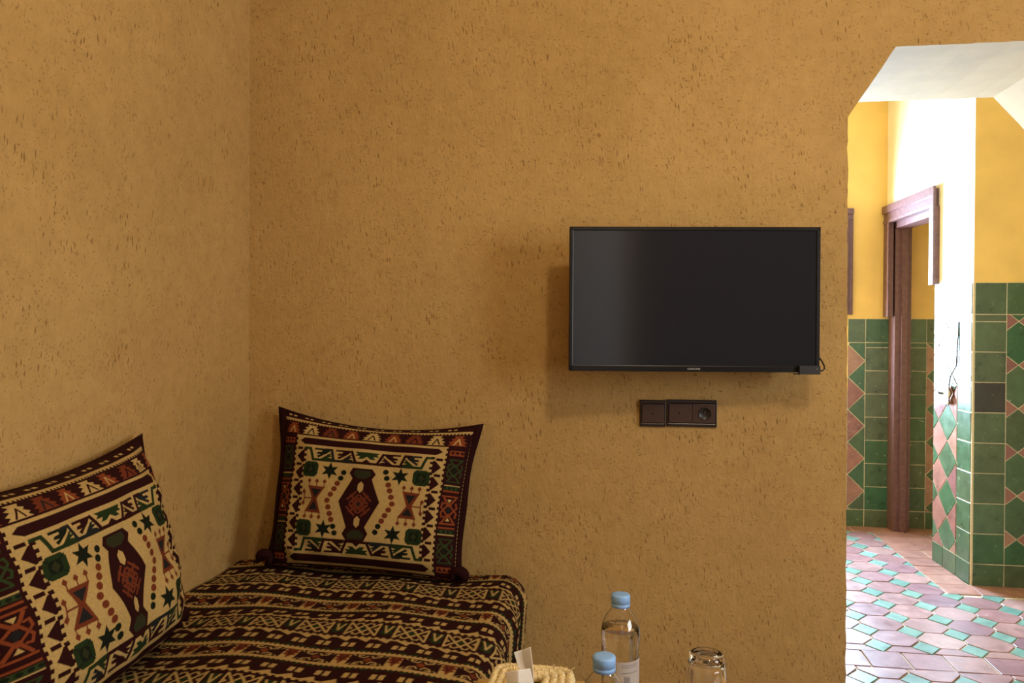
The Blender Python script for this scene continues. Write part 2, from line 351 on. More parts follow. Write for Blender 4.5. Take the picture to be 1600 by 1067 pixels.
# ------------------------------------------------------------------ tiles
def clip(poly, a, b):
    """keep the part of a convex polygon left of the line a->b"""
    out = []; n = len(poly)
    side = lambda p: (b[0]-a[0])*(p[1]-a[1]) - (b[1]-a[1])*(p[0]-a[0])
    for i in range(n):
        p, q = poly[i], poly[(i+1) % n]; sp, sq = side(p), side(q)
        if sp >= 0: out.append(p)
        if (sp > 0 and sq < 0) or (sp < 0 and sq > 0):
            t = sp/(sp-sq); out.append((p[0]+(q[0]-p[0])*t, p[1]+(q[1]-p[1])*t))
    return out
def inset(poly, d):
    r = list(poly); n = len(poly)
    for i in range(n):
        p, q = poly[i], poly[(i+1) % n]; dx, dy = q[0]-p[0], q[1]-p[1]; L = math.hypot(dx, dy)
        if L < 1e-6: continue
        nx, ny = -dy/L*d, dx/L*d
        r = clip(r, (p[0]+nx, p[1]+ny), (q[0]+nx, q[1]+ny))
        if len(r) < 3: return []
    c = []
    for p in r:
        if not c or math.hypot(p[0]-c[-1][0], p[1]-c[-1][1]) > 1e-4: c.append(p)
    if len(c) > 2 and math.hypot(c[0][0]-c[-1][0], c[0][1]-c[-1][1]) < 1e-4: c.pop()
    return c
def poly_area(p): return 0.5*sum(p[i][0]*p[(i+1) % len(p)][1] - p[(i+1) % len(p)][0]*p[i][1] for i in range(len(p)))
def rectp(u0, u1, v0, v1): return [(u0, v0), (u1, v0), (u1, v1), (u0, v1)]
TILE_CACHE = {}
class Tiler:
    def __init__(s, parent, origin, U, V, grout=0.0022, thick=0.004, tilt=0.006):
        s.parent = parent; s.o = Vector(origin); s.U = Vector(U).normalized(); s.V = Vector(V).normalized(); s.Nn = s.U.cross(s.V); s.g = grout; s.t = thick; s.tilt = tilt
        s.joined = None
    def put(s, poly, mat, name, region=None):
        if region:
            u0, u1, v0, v1 = region; R = rectp(*region)
            for i in range(4):
                poly = clip(poly, R[i], R[(i+1) % 4])
                if len(poly) < 3: return
        poly = inset(poly, s.g)
        if len(poly) < 3 or poly_area(poly) < 5e-5: return
        cu = sum(p[0] for p in poly)/len(poly); cv = sum(p[1] for p in poly)/len(poly)
        loc = [(round(p[0]-cu, 4), round(p[1]-cv, 4)) for p in poly]
        key = (tuple(loc), mat, s.t)
        if s.joined is not None:
            mb = s.joined
            top = inset(loc, 0.0012); k = len(loc)
            if len(top) != k: top = [(a*0.97, b*0.97) for a, b in loc]
            P = lambda u, v, h: s.o + s.U*(u+cu) + s.V*(v+cv) + s.Nn*h
            mb.add([P(u, v, -0.002) for u, v in loc] + [P(u, v, s.t) for u, v in top], [tuple(range(k, 2*k))] + [(i, (i+1) % k, k+(i+1) % k, k+i) for i in range(k)]); return
        me = TILE_CACHE.get(key)
        if me is None:
            mb = MB(); k = len(loc)
            top = inset(loc, 0.0014)
            if len(top) != k: top = [(a*0.96, b*0.96) for a, b in loc]
            mb.add([(u, v, -0.003) for u, v in loc] + [(u, v, s.t-0.0012) for u, v in loc] + [(u, v, s.t) for u, v in top],
                   [tuple(range(2*k, 3*k))] + [(i, (i+1) % k, k+(i+1) % k, k+i) for i in range(k)] + [(k+i, k+(i+1) % k, 2*k+(i+1) % k, 2*k+i) for i in range(k)])
            me = mb.mesh(name, [M[mat]]); TILE_CACHE[key] = me
        o = bpy.data.objects.new(name, me); COL.objects.link(o)
        B = Matrix((s.U, s.V, s.Nn)).transposed()
        R = B @ Matrix.Rotation(random.gauss(0, s.tilt), 3, 'X') @ Matrix.Rotation(random.gauss(0, s.tilt), 3, 'Y') @ Matrix.Rotation(random.gauss(0, 0.006), 3, 'Z')
        o.parent = s.parent
        o.matrix_local = Matrix.Translation(s.o + s.U*cu + s.V*cv + s.Nn*random.uniform(-0.0006, 0.0008)) @ R.to_4x4()
        return o
def hexes(T, region, L, Wd, sd, c0, horizontal, mh, md, nh, nd, e=0.0, pick=None):
    """elongated hexagons tip to tip with diamonds between; c0 is a place where two tips meet"""
    u0, u1, v0, v1 = region
    Lu, Lv = (L, Wd) if horizontal else (Wd, L)
    for i in range(math.floor((u0-c0[0])/Lu)-1, math.ceil((u1-c0[0])/Lu)+2):
        for j in range(math.floor((v0-c0[1])/Lv)-1, math.ceil((v1-c0[1])/Lv)+2):
            if horizontal:
                cx, cy = c0[0] + (i+0.5)*L, c0[1] + j*Wd
                h = [(cx+L/2, cy), (cx+sd/2, cy+Wd/2), (cx-sd/2, cy+Wd/2), (cx-L/2, cy), (cx-sd/2, cy-Wd/2), (cx+sd/2, cy-Wd/2)]
                if e: h = [(cx+L/2, cy-e), (cx+L/2, cy+e), (cx+sd/2, cy+Wd/2), (cx-sd/2, cy+Wd/2), (cx-L/2, cy+e), (cx-L/2, cy-e), (cx-sd/2, cy-Wd/2), (cx+sd/2, cy-Wd/2)]
                dx, dy = c0[0] + i*L, c0[1] + (j+0.5)*Wd; q = (L-sd)/2
                d = [(dx+q, dy), (dx, dy+Wd/2-e), (dx-q, dy), (dx, dy-Wd/2+e)]
            else:
                cx, cy = c0[0] + i*Wd, c0[1] + (j+0.5)*L
                h = [(cx+Wd/2, cy-sd/2), (cx+Wd/2, cy+sd/2), (cx, cy+L/2), (cx-Wd/2, cy+sd/2), (cx-Wd/2, cy-sd/2), (cx, cy-L/2)]
                dx, dy = c0[0] + (i+0.5)*Wd, c0[1] + j*L; q = (L-sd)/2
                d = [(dx+Wd/2, dy), (dx, dy+q), (dx-Wd/2, dy), (dx, dy-q)]
            for pg, mm, nm in ((h, mh, nh), (d, md, nd)):
                T.put(pg, mm, nm, pick(pg) if pick else region)
def diamonds(T, region, w, h, c0, ma, mb_, name='diamond_tile'):
    """harlequin field; c0 is the centre of a diamond of colour ma, its side neighbours are ma too, the ones between are mb_"""
    u0, u1, v0, v1 = region
    for i in range(math.floor((u0-c0[0])/w)-1, math.ceil((u1-c0[0])/w)+2):
        for j in range(math.floor((v0-c0[1])/h)-1, math.ceil((v1-c0[1])/h)+2):
            for q, mm in ((0, ma), (0.5, mb_)):
                cx, cy = c0[0] + (i+q)*w, c0[1] + (j+q)*h
                T.put([(cx+w/2, cy), (cx, cy+h/2), (cx-w/2, cy), (cx, cy-h/2)], mm, name, region)
TP = 0.1425
def column(T, u0, zs, wid=TP, black=None):
    for k in range(len(zs)-1): T.put(rectp(u0, u0+wid, zs[k], zs[k+1]), 'black' if k == black else 'green', 'square_tile')

# --- floors
m = MB(); m.box(-0.3, ROOM_X1+0.3, ROOM_Y0-0.2, WT+0.13, -0.12, -0.001); floor = struct(m.build('floor', M['grout']), 'tiled floor of the sitting room and the archway')
m = MB(); m.box(PX0-0.25, PX1+0.2, WT+0.13, PY1+0.2, -0.12, -0.001); floor_p = struct(m.build('floor_passage', M['grout']), 'passage floor of mauve hexagon and green diamond tiles')
TF = Tiler(floor_p, (0, 0, 0), (1, 0, 0), (0, 1, 0), grout=0.003, tilt=0.008)
HL, HW, HS, HE = 0.172, 0.158, 0.066, 0.015
jn = at_z(1380, 887.5, 0); C0 = (jn.x, jn.y)
BX = 2.69; BY = 1.40; BY2 = 2.475; YT = 0.68
def pick_region(pg):
    if max(p[0] for p in pg) <= BX or sum(p[1] for p in pg)/len(pg) >= BY: return (1.45, BX, YT, BY2)
    return (1.45, 3.45, YT, BY)
hexes(TF, (1.45, 3.45, YT, BY2), HL, HW, HS, C0, True, 'mauve', 'teal', 'hexagon_tile', 'diamond_tile', HE, pick_region)
hexes(TF, (2.98, 3.6, 1.66, BY2), HL, HW, HS, C0, True, 'terra', 'teal', 'hexagon_tile', 'diamond_tile', HE)
y = BY
while y < BY2: TF.put(rectp(BX, 2.836, y, min(y+TP, BY2)), 'terra', 'square_tile'); y += TP
y = CY0 + 0.43
while y < BY2: TF.put(rectp(2.836, 2.98, y, min(y+TP, BY2)), 'terra', 'square_tile'); y += TP
x = 1.45
while x < 3.6: TF.put(rectp(x, x+TP, BY2, PY1), 'terra', 'square_tile'); x += TP
x = 2.836
while x < 3.6: TF.put(rectp(x, x+TP, BY, CY0), 'terra', 'square_tile'); x += TP
TR = Tiler(floor, (0, 0, 0), (1, 0, 0), (0, 1, 0), grout=0.003, tilt=0.008)
x0 = at_z(1347.5, 1022, 0).x - 4*TP
for k in range(10): TR.put(rectp(x0 + k*TP, x0 + (k+1)*TP, 0.537, YT), 'mauve', 'square_tile')
hexes(TR, (1.55, 2.75, -0.30, 0.537), HL, HW, HS, (C0[0]+0.03, C0[1]+0.02), True, 'mauve', 'teal', 'hexagon_tile', 'diamond_tile', HE)
for mm, nm in (('mauve', 'hexagon_tiling'), ('teal', 'diamond_tiling')):     # the room floor away from the arch, hidden in the photograph
    TJ = Tiler(floor, (0, 0, 0), (1, 0, 0), (0, 1, 0), grout=0.003); TJ.joined = MB()
    keep = TJ.put
    def only(poly, mat, name, region, keep=keep, mm=mm):
        if mat == mm: keep(poly, mat, name, region)
    TJ.put = only
    for rg in ((0, 1.55, ROOM_Y0, 0.0), (1.55, 2.75, ROOM_Y0, -0.30), (2.75, ROOM_X1, ROOM_Y0, 0.0)):
        hexes(TJ, rg, HL, HW, HS, (C0[0]+0.03, C0[1]+0.02), True, 'mauve', 'teal', '', '', HE)
    tag(TJ.joined.build(nm, M[mm], floor), kind='stuff')

def bed(T, u0, u1, v0, v1):
    q = MB(); P = lambda u, v, h: T.o + T.U*u + T.V*v + T.Nn*h
    q.add([P(u, v, h) for h in (-0.001, 0.0012) for v in (v0, v1) for u in (u0, u1)], [(0, 2, 3, 1), (4, 5, 7, 6), (0, 1, 5, 4), (2, 6, 7, 3), (0, 4, 6, 2), (1, 3, 7, 5)])
    q.build('grout_bed', M['grout'], T.parent)
# --- dado at the end of the passage
zf = [0.0, 0.107] + [0.107 + TP*k for k in range(1, 8)] + [1.137, 1.28]
DZ = 1.28
TB = Tiler(wall_far, (0, PY1, 0), (1, 0, 0), (0, 0, 1))
zb = [0.0, 0.107] + [0.107 + TP*k for k in range(1, 8)]
colz = zb + [zb[-1]+0.030, DZ]
cA = at_y(1350.5, 700, PY1).x; cB = at_y(1411, 700, PY1).x
TG = Tiler(wall_far, (0, PY1, 0), (1, 0, 0), (0, 0, 1))
column(TB, cA, colz, at_y(1388, 700, PY1).x - cA)
column(TB, cB, colz, 0.128)
EX = OX1 + 0.046                               # bare plaster edge beside the window
bed(TB, EX, 2.815, 0, DZ); bed(TB, 2.9, 3.7, 0, DZ); bed(TB, 1.5, EX, 0, OZ0)
x = cA - TP
while x > 1.5:
    TB.put(rectp(x, x+TP, 0, zb[1]), 'green', 'square_tile')
    if x + TP > EX: TB.put(rectp(x, x+TP, zb[-1]+0.03, DZ), 'green', 'square_tile', (EX, cA, 0, DZ))
    x -= TP
zc = at_y(1350, 640, PY1).z
diamonds(TB, (EX, cA, zb[1], zb[-1]+0.03), 0.2, 0.2, (cA, zc), 'green', 'pinkw')
diamonds(TB, (1.5, EX, zb[1], OZ0), 0.2, 0.2, (cA, zc), 'green', 'pinkw')
x = cB + 0.128
while x < 3.7: TB.put(rectp(x, x+TP, 0, zb[1]), 'green', 'square_tile'); TB.put(rectp(x, x+TP, zb[-1]+0.03, DZ), 'green', 'square_tile'); x += TP
diamonds(TB, (cB+0.128, 3.7, zb[1], zb[-1]+0.03), 0.2, 0.2, (cB+0.128, at_y(1450, 665, PY1).z), 'pinkw', 'green')
# --- dado of the shaded wall
TRW = Tiler(wall_pr, (0, CY0, 0), (1, 0, 0), (0, 0, 1))
zr = [0.0, 0.106] + [0.106 + 0.1432*k for k in range(1, 9)]
zr = zr + [zr[-1]+0.034, 1.436]
column(TRW, CX0+0.006, zr, 0.139, black=6)
x = CX0+0.145
while x < 3.6:
    TRW.put(rectp(x, x+TP, 0, 0.106), 'green', 'square_tile'); TRW.put(rectp(x, x+TP, zr[-2], zr[-1]), 'green', 'square_tile'); x += TP
bed(TRW, CX0+0.004, 3.6, 0, 1.436)
cr = at_y(1595, 570.4, CY0)
hexes(TRW, (CX0+0.145, 3.55, 0.106, zr[-2]), 0.205, 0.107, 0.118, (CX0+0.145+0.0535, cr.z), False, 'green', 'pinkw', 'hexagon_tile', 'diamond_tile')
# --- dado of the sunlit wall: u runs from the near corner to the back, seen from the passage it runs leftwards
TS = Tiler(wall_side, SW(0, 0, 0), Vector((-e_s.x, -e_s.y, 0)), (0, 0, 1))
column(TS, -0.143, zr, 0.139)
TS.put(rectp(-0.284, -0.143, 0, 0.106), 'green', 'square_tile'); TS.put(rectp(-DOOR0, -0.284, 0, 0.106), 'green', 'square_tile')
TS.put(rectp(-0.284, -0.143, zr[-2], zr[-1]), 'green', 'square_tile'); TS.put(rectp(-DOOR0, -0.284, zr[-2], zr[-1]), 'green', 'square_tile')
bed(TS, -DOOR0, 0, 0, 1.436)
diamonds(TS, (-DOOR0+0.002, -0.143, 0.106, zr[-2]), 0.2, 0.192, (-0.243, 0.365), 'green', 'pinkw')

# ------------------------------------------------------------------ doorway of the passage, framed niche on the back wall
door = thing('door_1', 'purple brown painted wooden door frame in the sunlit wall', None); del_ = door; door['kind'] = 'structure'
def sb(name, args, parent, mat='door'):
    q = MB(); sbox(q, *args); return q.build(name, M[mat], parent, fixn=True)
sb('door_post', (DOOR1-0.03, 1.066, -0.105, -0.012, 0.0, DOORH), door)
sb('door_stop', (DOOR1-0.045, DOOR1-0.03, -0.08, -0.045, 0.0, DOORH), door)
sb('door_post', (DOOR0-0.002, DOOR0+0.03, -0.105, -0.012, 0.0, DOORH), door)
sb('door_header', (DOOR0+0.03, DOOR1-0.03, -0.105, -0.012, DOORH-0.055, DOORH+0.002), door)
c1 = sb('casing', (DOOR0-0.03, 1.066, 0.0, 0.022, DOORH-0.02, DOORH+0.075), door); sb('casing_moulding', (DOOR0-0.045, 1.066, 0.020, 0.034, DOORH+0.04, DOORH+0.085), c1); sb('casing_moulding', (DOOR0-0.03, 1.066, 0.020, 0.027, DOORH-0.02, DOORH-0.002), c1)
c2 = sb('casing', (DOOR1-0.03, 1.066, 0.0, 0.022, DZ+0.01, DOORH-0.02), door); sb('casing_moulding', (DOOR1-0.03, DOOR1-0.012, 0.020, 0.030, DZ+0.01, DOORH-0.02), c2)
c3 = sb('casing', (DOOR0-0.045, DOOR0+0.03, 0.0, 0.022, 1.45, DOORH-0.02), door); sb('casing_moulding', (DOOR0-0.045, DOOR0-0.025, 0.020, 0.034, 1.45, DOORH+0.04), c3)
def yb(name, a, parent, mat='door', bev=0.0):
    q = MB(); q.box(*a, bev=bev); return q.build(name, M[mat], parent)
win = thing('window_1', 'purple brown window casing on the passage back wall at the archway edge', None); win['kind'] = 'structure'
wx1 = OX1 + 0.068; wz0 = DZ+0.025; wz1 = 1.955
for a in ((OX0-0.068, OX0, wz0, wz1-0.07), (OX1, wx1, wz0, wz1-0.07), (OX0-0.068, wx1, wz1-0.07, wz1)):
    c = yb('casing', (a[0], a[1], PY1-0.022, PY1, a[2], a[3]), win, bev=0.004)
    yb('casing_moulding', (a[0]+0.012, a[1]-0.028, PY1-0.034, PY1-0.020, a[2], a[3]) if a[1]-a[0] < 0.1 else (a[0], a[1], PY1-0.034, PY1-0.020, a[2]+0.035, a[3]), c, bev=0.004)
for a in ((OX0, OX0+0.05, OZ0, OZ1), (OX1-0.05, OX1, OZ0, OZ1), (OX0+0.05, OX1-0.05, OZ1-0.05, OZ1)):
    yb('window_frame', (a[0], a[1], PY1+0.13, PY1+0.19, a[2], a[3]), win)
# old switch with loose cable on the sunlit wall
def side_hit(px, py):
    d = ray(px, py); nn = Vector((e_n.x, e_n.y, 0)); t = (Vector((CX0, CY0, 0)) - CAM).dot(nn)/d.dot(nn); p = CAM + d*t
    return (p.x-CX0)*e_s.x + (p.y-CY0)*e_s.y, p.z
ss, sz = side_hit(1482, 616)
sw = thing('wall_switch', 'old white wall switch with brown edge and loose cable on the sunlit tiled wall', 'switch')
sbm = MB(); sbox(sbm, ss-0.045, ss+0.05, 0.003, 0.022, sz-0.040, sz+0.045); sbm.build('switch_plate', M['white'], sw, fixn=True)
q = MB()
for off in (0.0, 0.02):
    q.tube([SW(ss-0.047-off, 0.012 + 0.006*math.sin(k*0.9), sz-0.040+0.085*k/9) for k in range(10)], 0.005, 6)
q.build('brown_edge', M['brass'], sw)
q = MB(); sbox(q, ss-0.045, ss+0.05, 0.003, 0.024, sz-0.047, sz-0.040); q.build('brass_strip', M['wood'], sw, fixn=True)
q = MB(); q.tube([SW(ss+0.012, 0.02, sz+0.004), SW(ss+0.012, 0.036, sz+0.004), SW(ss+0.03, 0.04, sz+0.012)], 0.006, 8); q.build('knob', M['cable'], sw)
s2, z2 = side_hit(1498, 572); s3, z3 = side_hit(1499.5, 535)
q = MB(); q.tube([SW(ss-0.03, 0.012, sz+0.045), SW((ss-0.03+s2)/2+0.006, 0.018, (sz+0.045+z2)/2), SW(s2, 0.012, z2), SW(s3, 0.009, z3), SW(s3, 0.004, z3+0.10)], 0.0035, 6); q.build('cable', M['cable'], sw)

# ------------------------------------------------------------------ sitting room window behind the camera, curtains, lamp
w2 = thing('window_2', 'sitting room window in the right wall outside the photo', None); w2['kind'] = 'structure'
for a in ((WY0, WY0+0.05, WZ0, WZ1), (WY1-0.05, WY1, WZ0, WZ1), (WY0+0.05, WY1-0.05, WZ0, WZ0+0.05), (WY0+0.05, WY1-0.05, WZ1-0.05, WZ1), ((WY0+WY1)/2-0.025, (WY0+WY1)/2+0.025, WZ0+0.05, WZ1-0.05)):
    yb('window_frame', (ROOM_X1+0.06, ROOM_X1+0.13, *a), w2)
def curtain(x0, x1, mat, label):
    nu, nv = 120, 12; P = np.zeros((nu, nv, 3))
    for i in range(nu):
        x = x0 + (x1-x0)*i/(nu-1)
        for j in range(nv): P[i, j] = (x, ROOM_Y0+0.07+0.03*math.sin(i*0.55)+0.008*math.sin(i*1.7), 0.04+2.36*j/(nv-1))
    t = thing('curtain', label, 'curtain', (0, 0, 0))
    o = grid_mesh('drape', P, mat); o.parent = t; md = o.modifiers.new('thick', 'SOLIDIFY'); md.thickness = 0.004
    q = MB(); q.tube([(x0-0.01, ROOM_Y0+0.07, 2.42), (x1+0.01, ROOM_Y0+0.07, 2.42)], 0.012, 10); q.build('rod', M['wood'], t)
curtain(0.95, 1.90, M['curtlight'], 'long pale curtain hanging on the wall behind the camera')
curtain(2.02, 3.45, M['curtdark'], 'long dark curtain hanging on the wall behind the camera')
lamp = thing('ceiling_lamp', 'round opal glass ceiling lamp over the low table', 'lamp', (LAMP.x, LAMP.y, CEIL+0.05))
q = MB(); q.lathe([(0.0, 0), (0.07, 0), (0.07, -0.02), (0.02, -0.035), (0.012, -0.04), (0.012, -0.16), (0.04, -0.17), (0.05, -0.18), (0.0, -0.18)], 24); q.build('ceiling_rose', M['metal'], lamp)
q = MB(); q.lathe([(0.045, -0.18), (0.085, -0.21), (0.10, -0.245), (0.085, -0.275), (0.05, -0.29)], 32); q.build('lamp_shade', M['lampglass'], lamp)

# ------------------------------------------------------------------ television
TVA = math.radians(6.6); TW, TH = 0.697, 0.405
fc = at_y(1084.6, 467.6, -0.158)
tv = thing('television', 'black flat television on the ochre wall above the brown sockets', 'television', (fc.x, fc.y, fc.z), TVA)
tv.rotation_euler = (0, math.radians(0.0), TVA)
q = MB(); q.box(-TW/2, TW/2, 0.004, 0.030, -TH/2, TH/2, 0.004); q.box(-TW/2+0.06, TW/2-0.06, 0.029, 0.048, -TH/2+0.04, TH/2-0.06, 0.008); q.build('back_case', M['tvback'], tv)
b = 0.011; bb = 0.017
q = MB()
q.box(-TW/2, TW/2, -0.002, 0.006, TH/2-b, TH/2, 0.002); q.box(-TW/2, TW/2, -0.002, 0.006, -TH/2, -TH/2+bb, 0.002)
q.box(-TW/2, -TW/2+b, -0.002, 0.006, -TH/2, TH/2, 0.002); q.box(TW/2-b, TW/2, -0.002, 0.006, -TH/2, TH/2, 0.002); q.build('bezel', M['tvframe'], tv)
q = MB(); q.box(-TW/2+b-0.001, TW/2-b+0.001, 0.001, 0.005, -TH/2+bb-0.001, TH/2-b+0.001); q.build('screen', M['screen'], tv)
fcu = bpy.data.curves.new('lettering', 'FONT'); fcu.body = 'SAMSUNG'; fcu.size = 0.0072; fcu.extrude = 0.0004; fcu.align_x = 'CENTER'; fcu.align_y = 'CENTER'; fcu.space_character = 1.12; fcu.offset = 0.0
to = bpy.data.objects.new('tmp', fcu); COL.objects.link(to)
dg = bpy.context.evaluated_depsgraph_get(); lm = bpy.data.meshes.new_from_object(to.evaluated_get(dg)); bpy.data.objects.remove(to)
lo = bpy.data.objects.new('maker_lettering', lm); COL.objects.link(lo); lm.materials.clear(); lm.materials.append(M['letter']); lo.parent = tv
lo.location = (0.000, -0.0026, -TH/2+bb/2-0.001); lo.rotation_euler = (math.pi/2, 0, 0); tag(lo, 'silver maker lettering on the lower bezel')
q = MB(); q.box(-0.10, 0.10, 0.047, 0.060, -0.10, 0.10, 0.003)
RT = Matrix.Rotation(-TVA, 3, 'Z')
q.build('mount_plate', M['tvback'], tv)
q = MB(); q.tube([(0, 0.058, 0.03), tuple(RT @ Vector((0.0, -fc.y - 0.012, 0.03)))], 0.022, 10); q.build('mount_arm', M['tvback'], tv)
q = MB(); wp = [RT @ Vector((sx, -fc.y - ny, zz)) for sx, ny, zz in ((-0.07, 0.014, -0.07), (0.07, 0.014, -0.07), (0.07, 0.014, 0.09), (-0.07, 0.014, 0.09), (-0.07, 0.001, -0.07), (0.07, 0.001, -0.07), (0.07, 0.001, 0.09), (-0.07, 0.001, 0.09))]
q.add(wp, [(0, 1, 2, 3), (7, 6, 5, 4), (0, 4, 5, 1), (1, 5, 6, 2), (2, 6, 7, 3), (3, 7, 4, 0)]); q.build('wall_plate', M['tvback'], tv)
# small receiver box clipped to the lower right corner
rc = thing('receiver_box', 'small black receiver box with cable at lower right corner of the television', 'receiver', (fc.x, fc.y, fc.z), TVA)
def tvl(px, py):           # photograph point -> television coordinates just in front of the screen
    d = ray(px, py); nn = Vector((math.sin(TVA), -math.cos(TVA), 0)); t = (Vector(fc) + nn*0.010 - CAM).dot(nn)/d.dot(nn); p = CAM + d*t - Vector(fc)
    return p.x*math.cos(TVA) + p.y*math.sin(TVA), p.z
xa, za = tvl(1248, 571); xb, zb_ = tvl(1281, 585)
q = MB(); q.box(xa, xb, -0.016, -0.003, zb_, za, 0.0015); q.build('case', M['tvback'], rc)
q = MB(); q.box(xa-0.012, xa+0.004, -0.012, -0.003, zb_-0.001, zb_+0.003); q.build('bracket', M['tvback'], rc)
q = MB(); q.lathe([(0, 0), (0.0011, 0), (0.0011, 0.001), (0, 0.001)], 10); lo2 = q.build('indicator_light', M['letter'], rc); lo2.rotation_euler = (math.pi/2, 0, 0); lo2.location = (xb-0.010, -0.0158, (za+zb_)/2+0.003)
x1_, z1_ = tvl(1290, 572); x2_, z2_ = tvl(1281, 556)
q = MB(); q.tube([(xb-0.002, -0.009, (za+zb_)/2-0.002), (xb+0.008, -0.009, (za+zb_)/2-0.002), (xb+0.013, -0.008, (za+zb_)/2+0.003), (x1_, 0.0, z1_), (x1_-0.003, 0.008, z1_+0.012), ((x1_+x2_)/2, 0.016, (z1_+z2_)/2+0.008), (x2_-0.001, 0.020, z2_+0.004)], 0.0022, 8); q.build('cable', M['blackmatt'], rc)

# ------------------------------------------------------------------ wall sockets
def plate_pts(x0, x1, y0, y1):
    a = at_y(x0, y1, 0); b2 = at_y(x1, y0, 0); return a.x, b2.x, a.z, b2.z
def cover(mb, x0, x1, z0, z1): mb.box(x0, x1, -0.0125, -0.006, z0, z1, 0.0015)
def frame(mb, x0, x1, z0, z1, b):
    mb.box(x0, x1, -0.0095, 0.0, z1-b, z1, 0.0025); mb.box(x0, x1, -0.0095, 0.0, z0, z0+b, 0.0025)
    mb.box(x0, x0+b*0.55, -0.0095, 0.0, z0, z1, 0.002); mb.box(x1-b*0.55, x1, -0.0095, 0.0, z0, z1, 0.002)
    mb.box(x0+0.002, x1-0.002, -0.006, 0.0, z0+0.002, z1-0.002)
x0, x1, z0, z1 = plate_pts(999.5, 1040.3, 625, 665.5)
sk = thing('socket_plate', 'single brown blank wall plate below the television, left of the double one', 'socket', ((x0+x1)/2, 0, z0))
def sub(mb, name, mat, parent):
    o = mb.build(name, mat, parent); o.location = -Vector(parent.location); return o
q = MB(); frame(q, x0, x1, z0, z1, 0.011); sub(q, 'surround', M['brownframe'], sk)
q = MB(); cover(q, x0+0.006, x1-0.006, z0+0.012, z1-0.012); sub(q, 'cover', M['brown'], sk)
def screw(parent, cx, cz):
    q = MB(); q.lathe([(0, 0.002), (0.0026, 0.0018), (0.0032, 0)], 12); o = q.build('screw', M['brownframe'], parent); o.location = Vector((cx, -0.0122, cz)) - Vector(parent.location); o.rotation_euler = (math.pi/2, 0, 0)
screw(sk, (x0+x1)/2, (z0+z1)/2)
x0, x1, z0, z1 = plate_pts(1041.5, 1119.8, 625, 665.5); xm = (x0+x1)/2
sk2 = thing('double_socket', 'double brown wall plate with a round power socket, below the television', 'socket', (xm, 0, z0))
q = MB(); frame(q, x0, x1, z0, z1, 0.011); sub(q, 'surround', M['brownframe'], sk2)
q = MB(); cover(q, x0+0.006, xm-0.0006, z0+0.012, z1-0.012); sub(q, 'cover', M['brown'], sk2)
q = MB(); cover(q, xm+0.0006, x1-0.006, z0+0.012, z1-0.012); sub(q, 'cover', M['brown'], sk2)
screw(sk2, (x0+xm)/2, (z0+z1)/2)
cx, cz = (xm+x1)/2 + 0.001, (z0+z1)/2
q = MB(); q.lathe([(0.0, 0.0004), (0.0165, 0.0004), (0.0178, 0.0022), (0.0192, 0.0016), (0.0196, 0.0)], 36); o = q.build('round_insert', M['blackmatt'], sk2); o.location = Vector((cx, -0.0124, cz)) - Vector(sk2.location); o.rotation_euler = (math.pi/2, 0, 0)
for dx in (-0.0095, 0.0095):
    q = MB(); q.lathe([(0, 0.0006), (0.0022, 0.0006), (0.0028, 0)], 12); h = q.build('pin_hole', M['brownframe'], o); h.location = (dx, 0, 0.0005)
q = MB(); q.lathe([(0, 0.004), (0.0022, 0.003), (0.0024, 0)], 12); h = q.build('earth_pin', M['metal'], o); h.location = (0.0, 0.004, 0.0005)

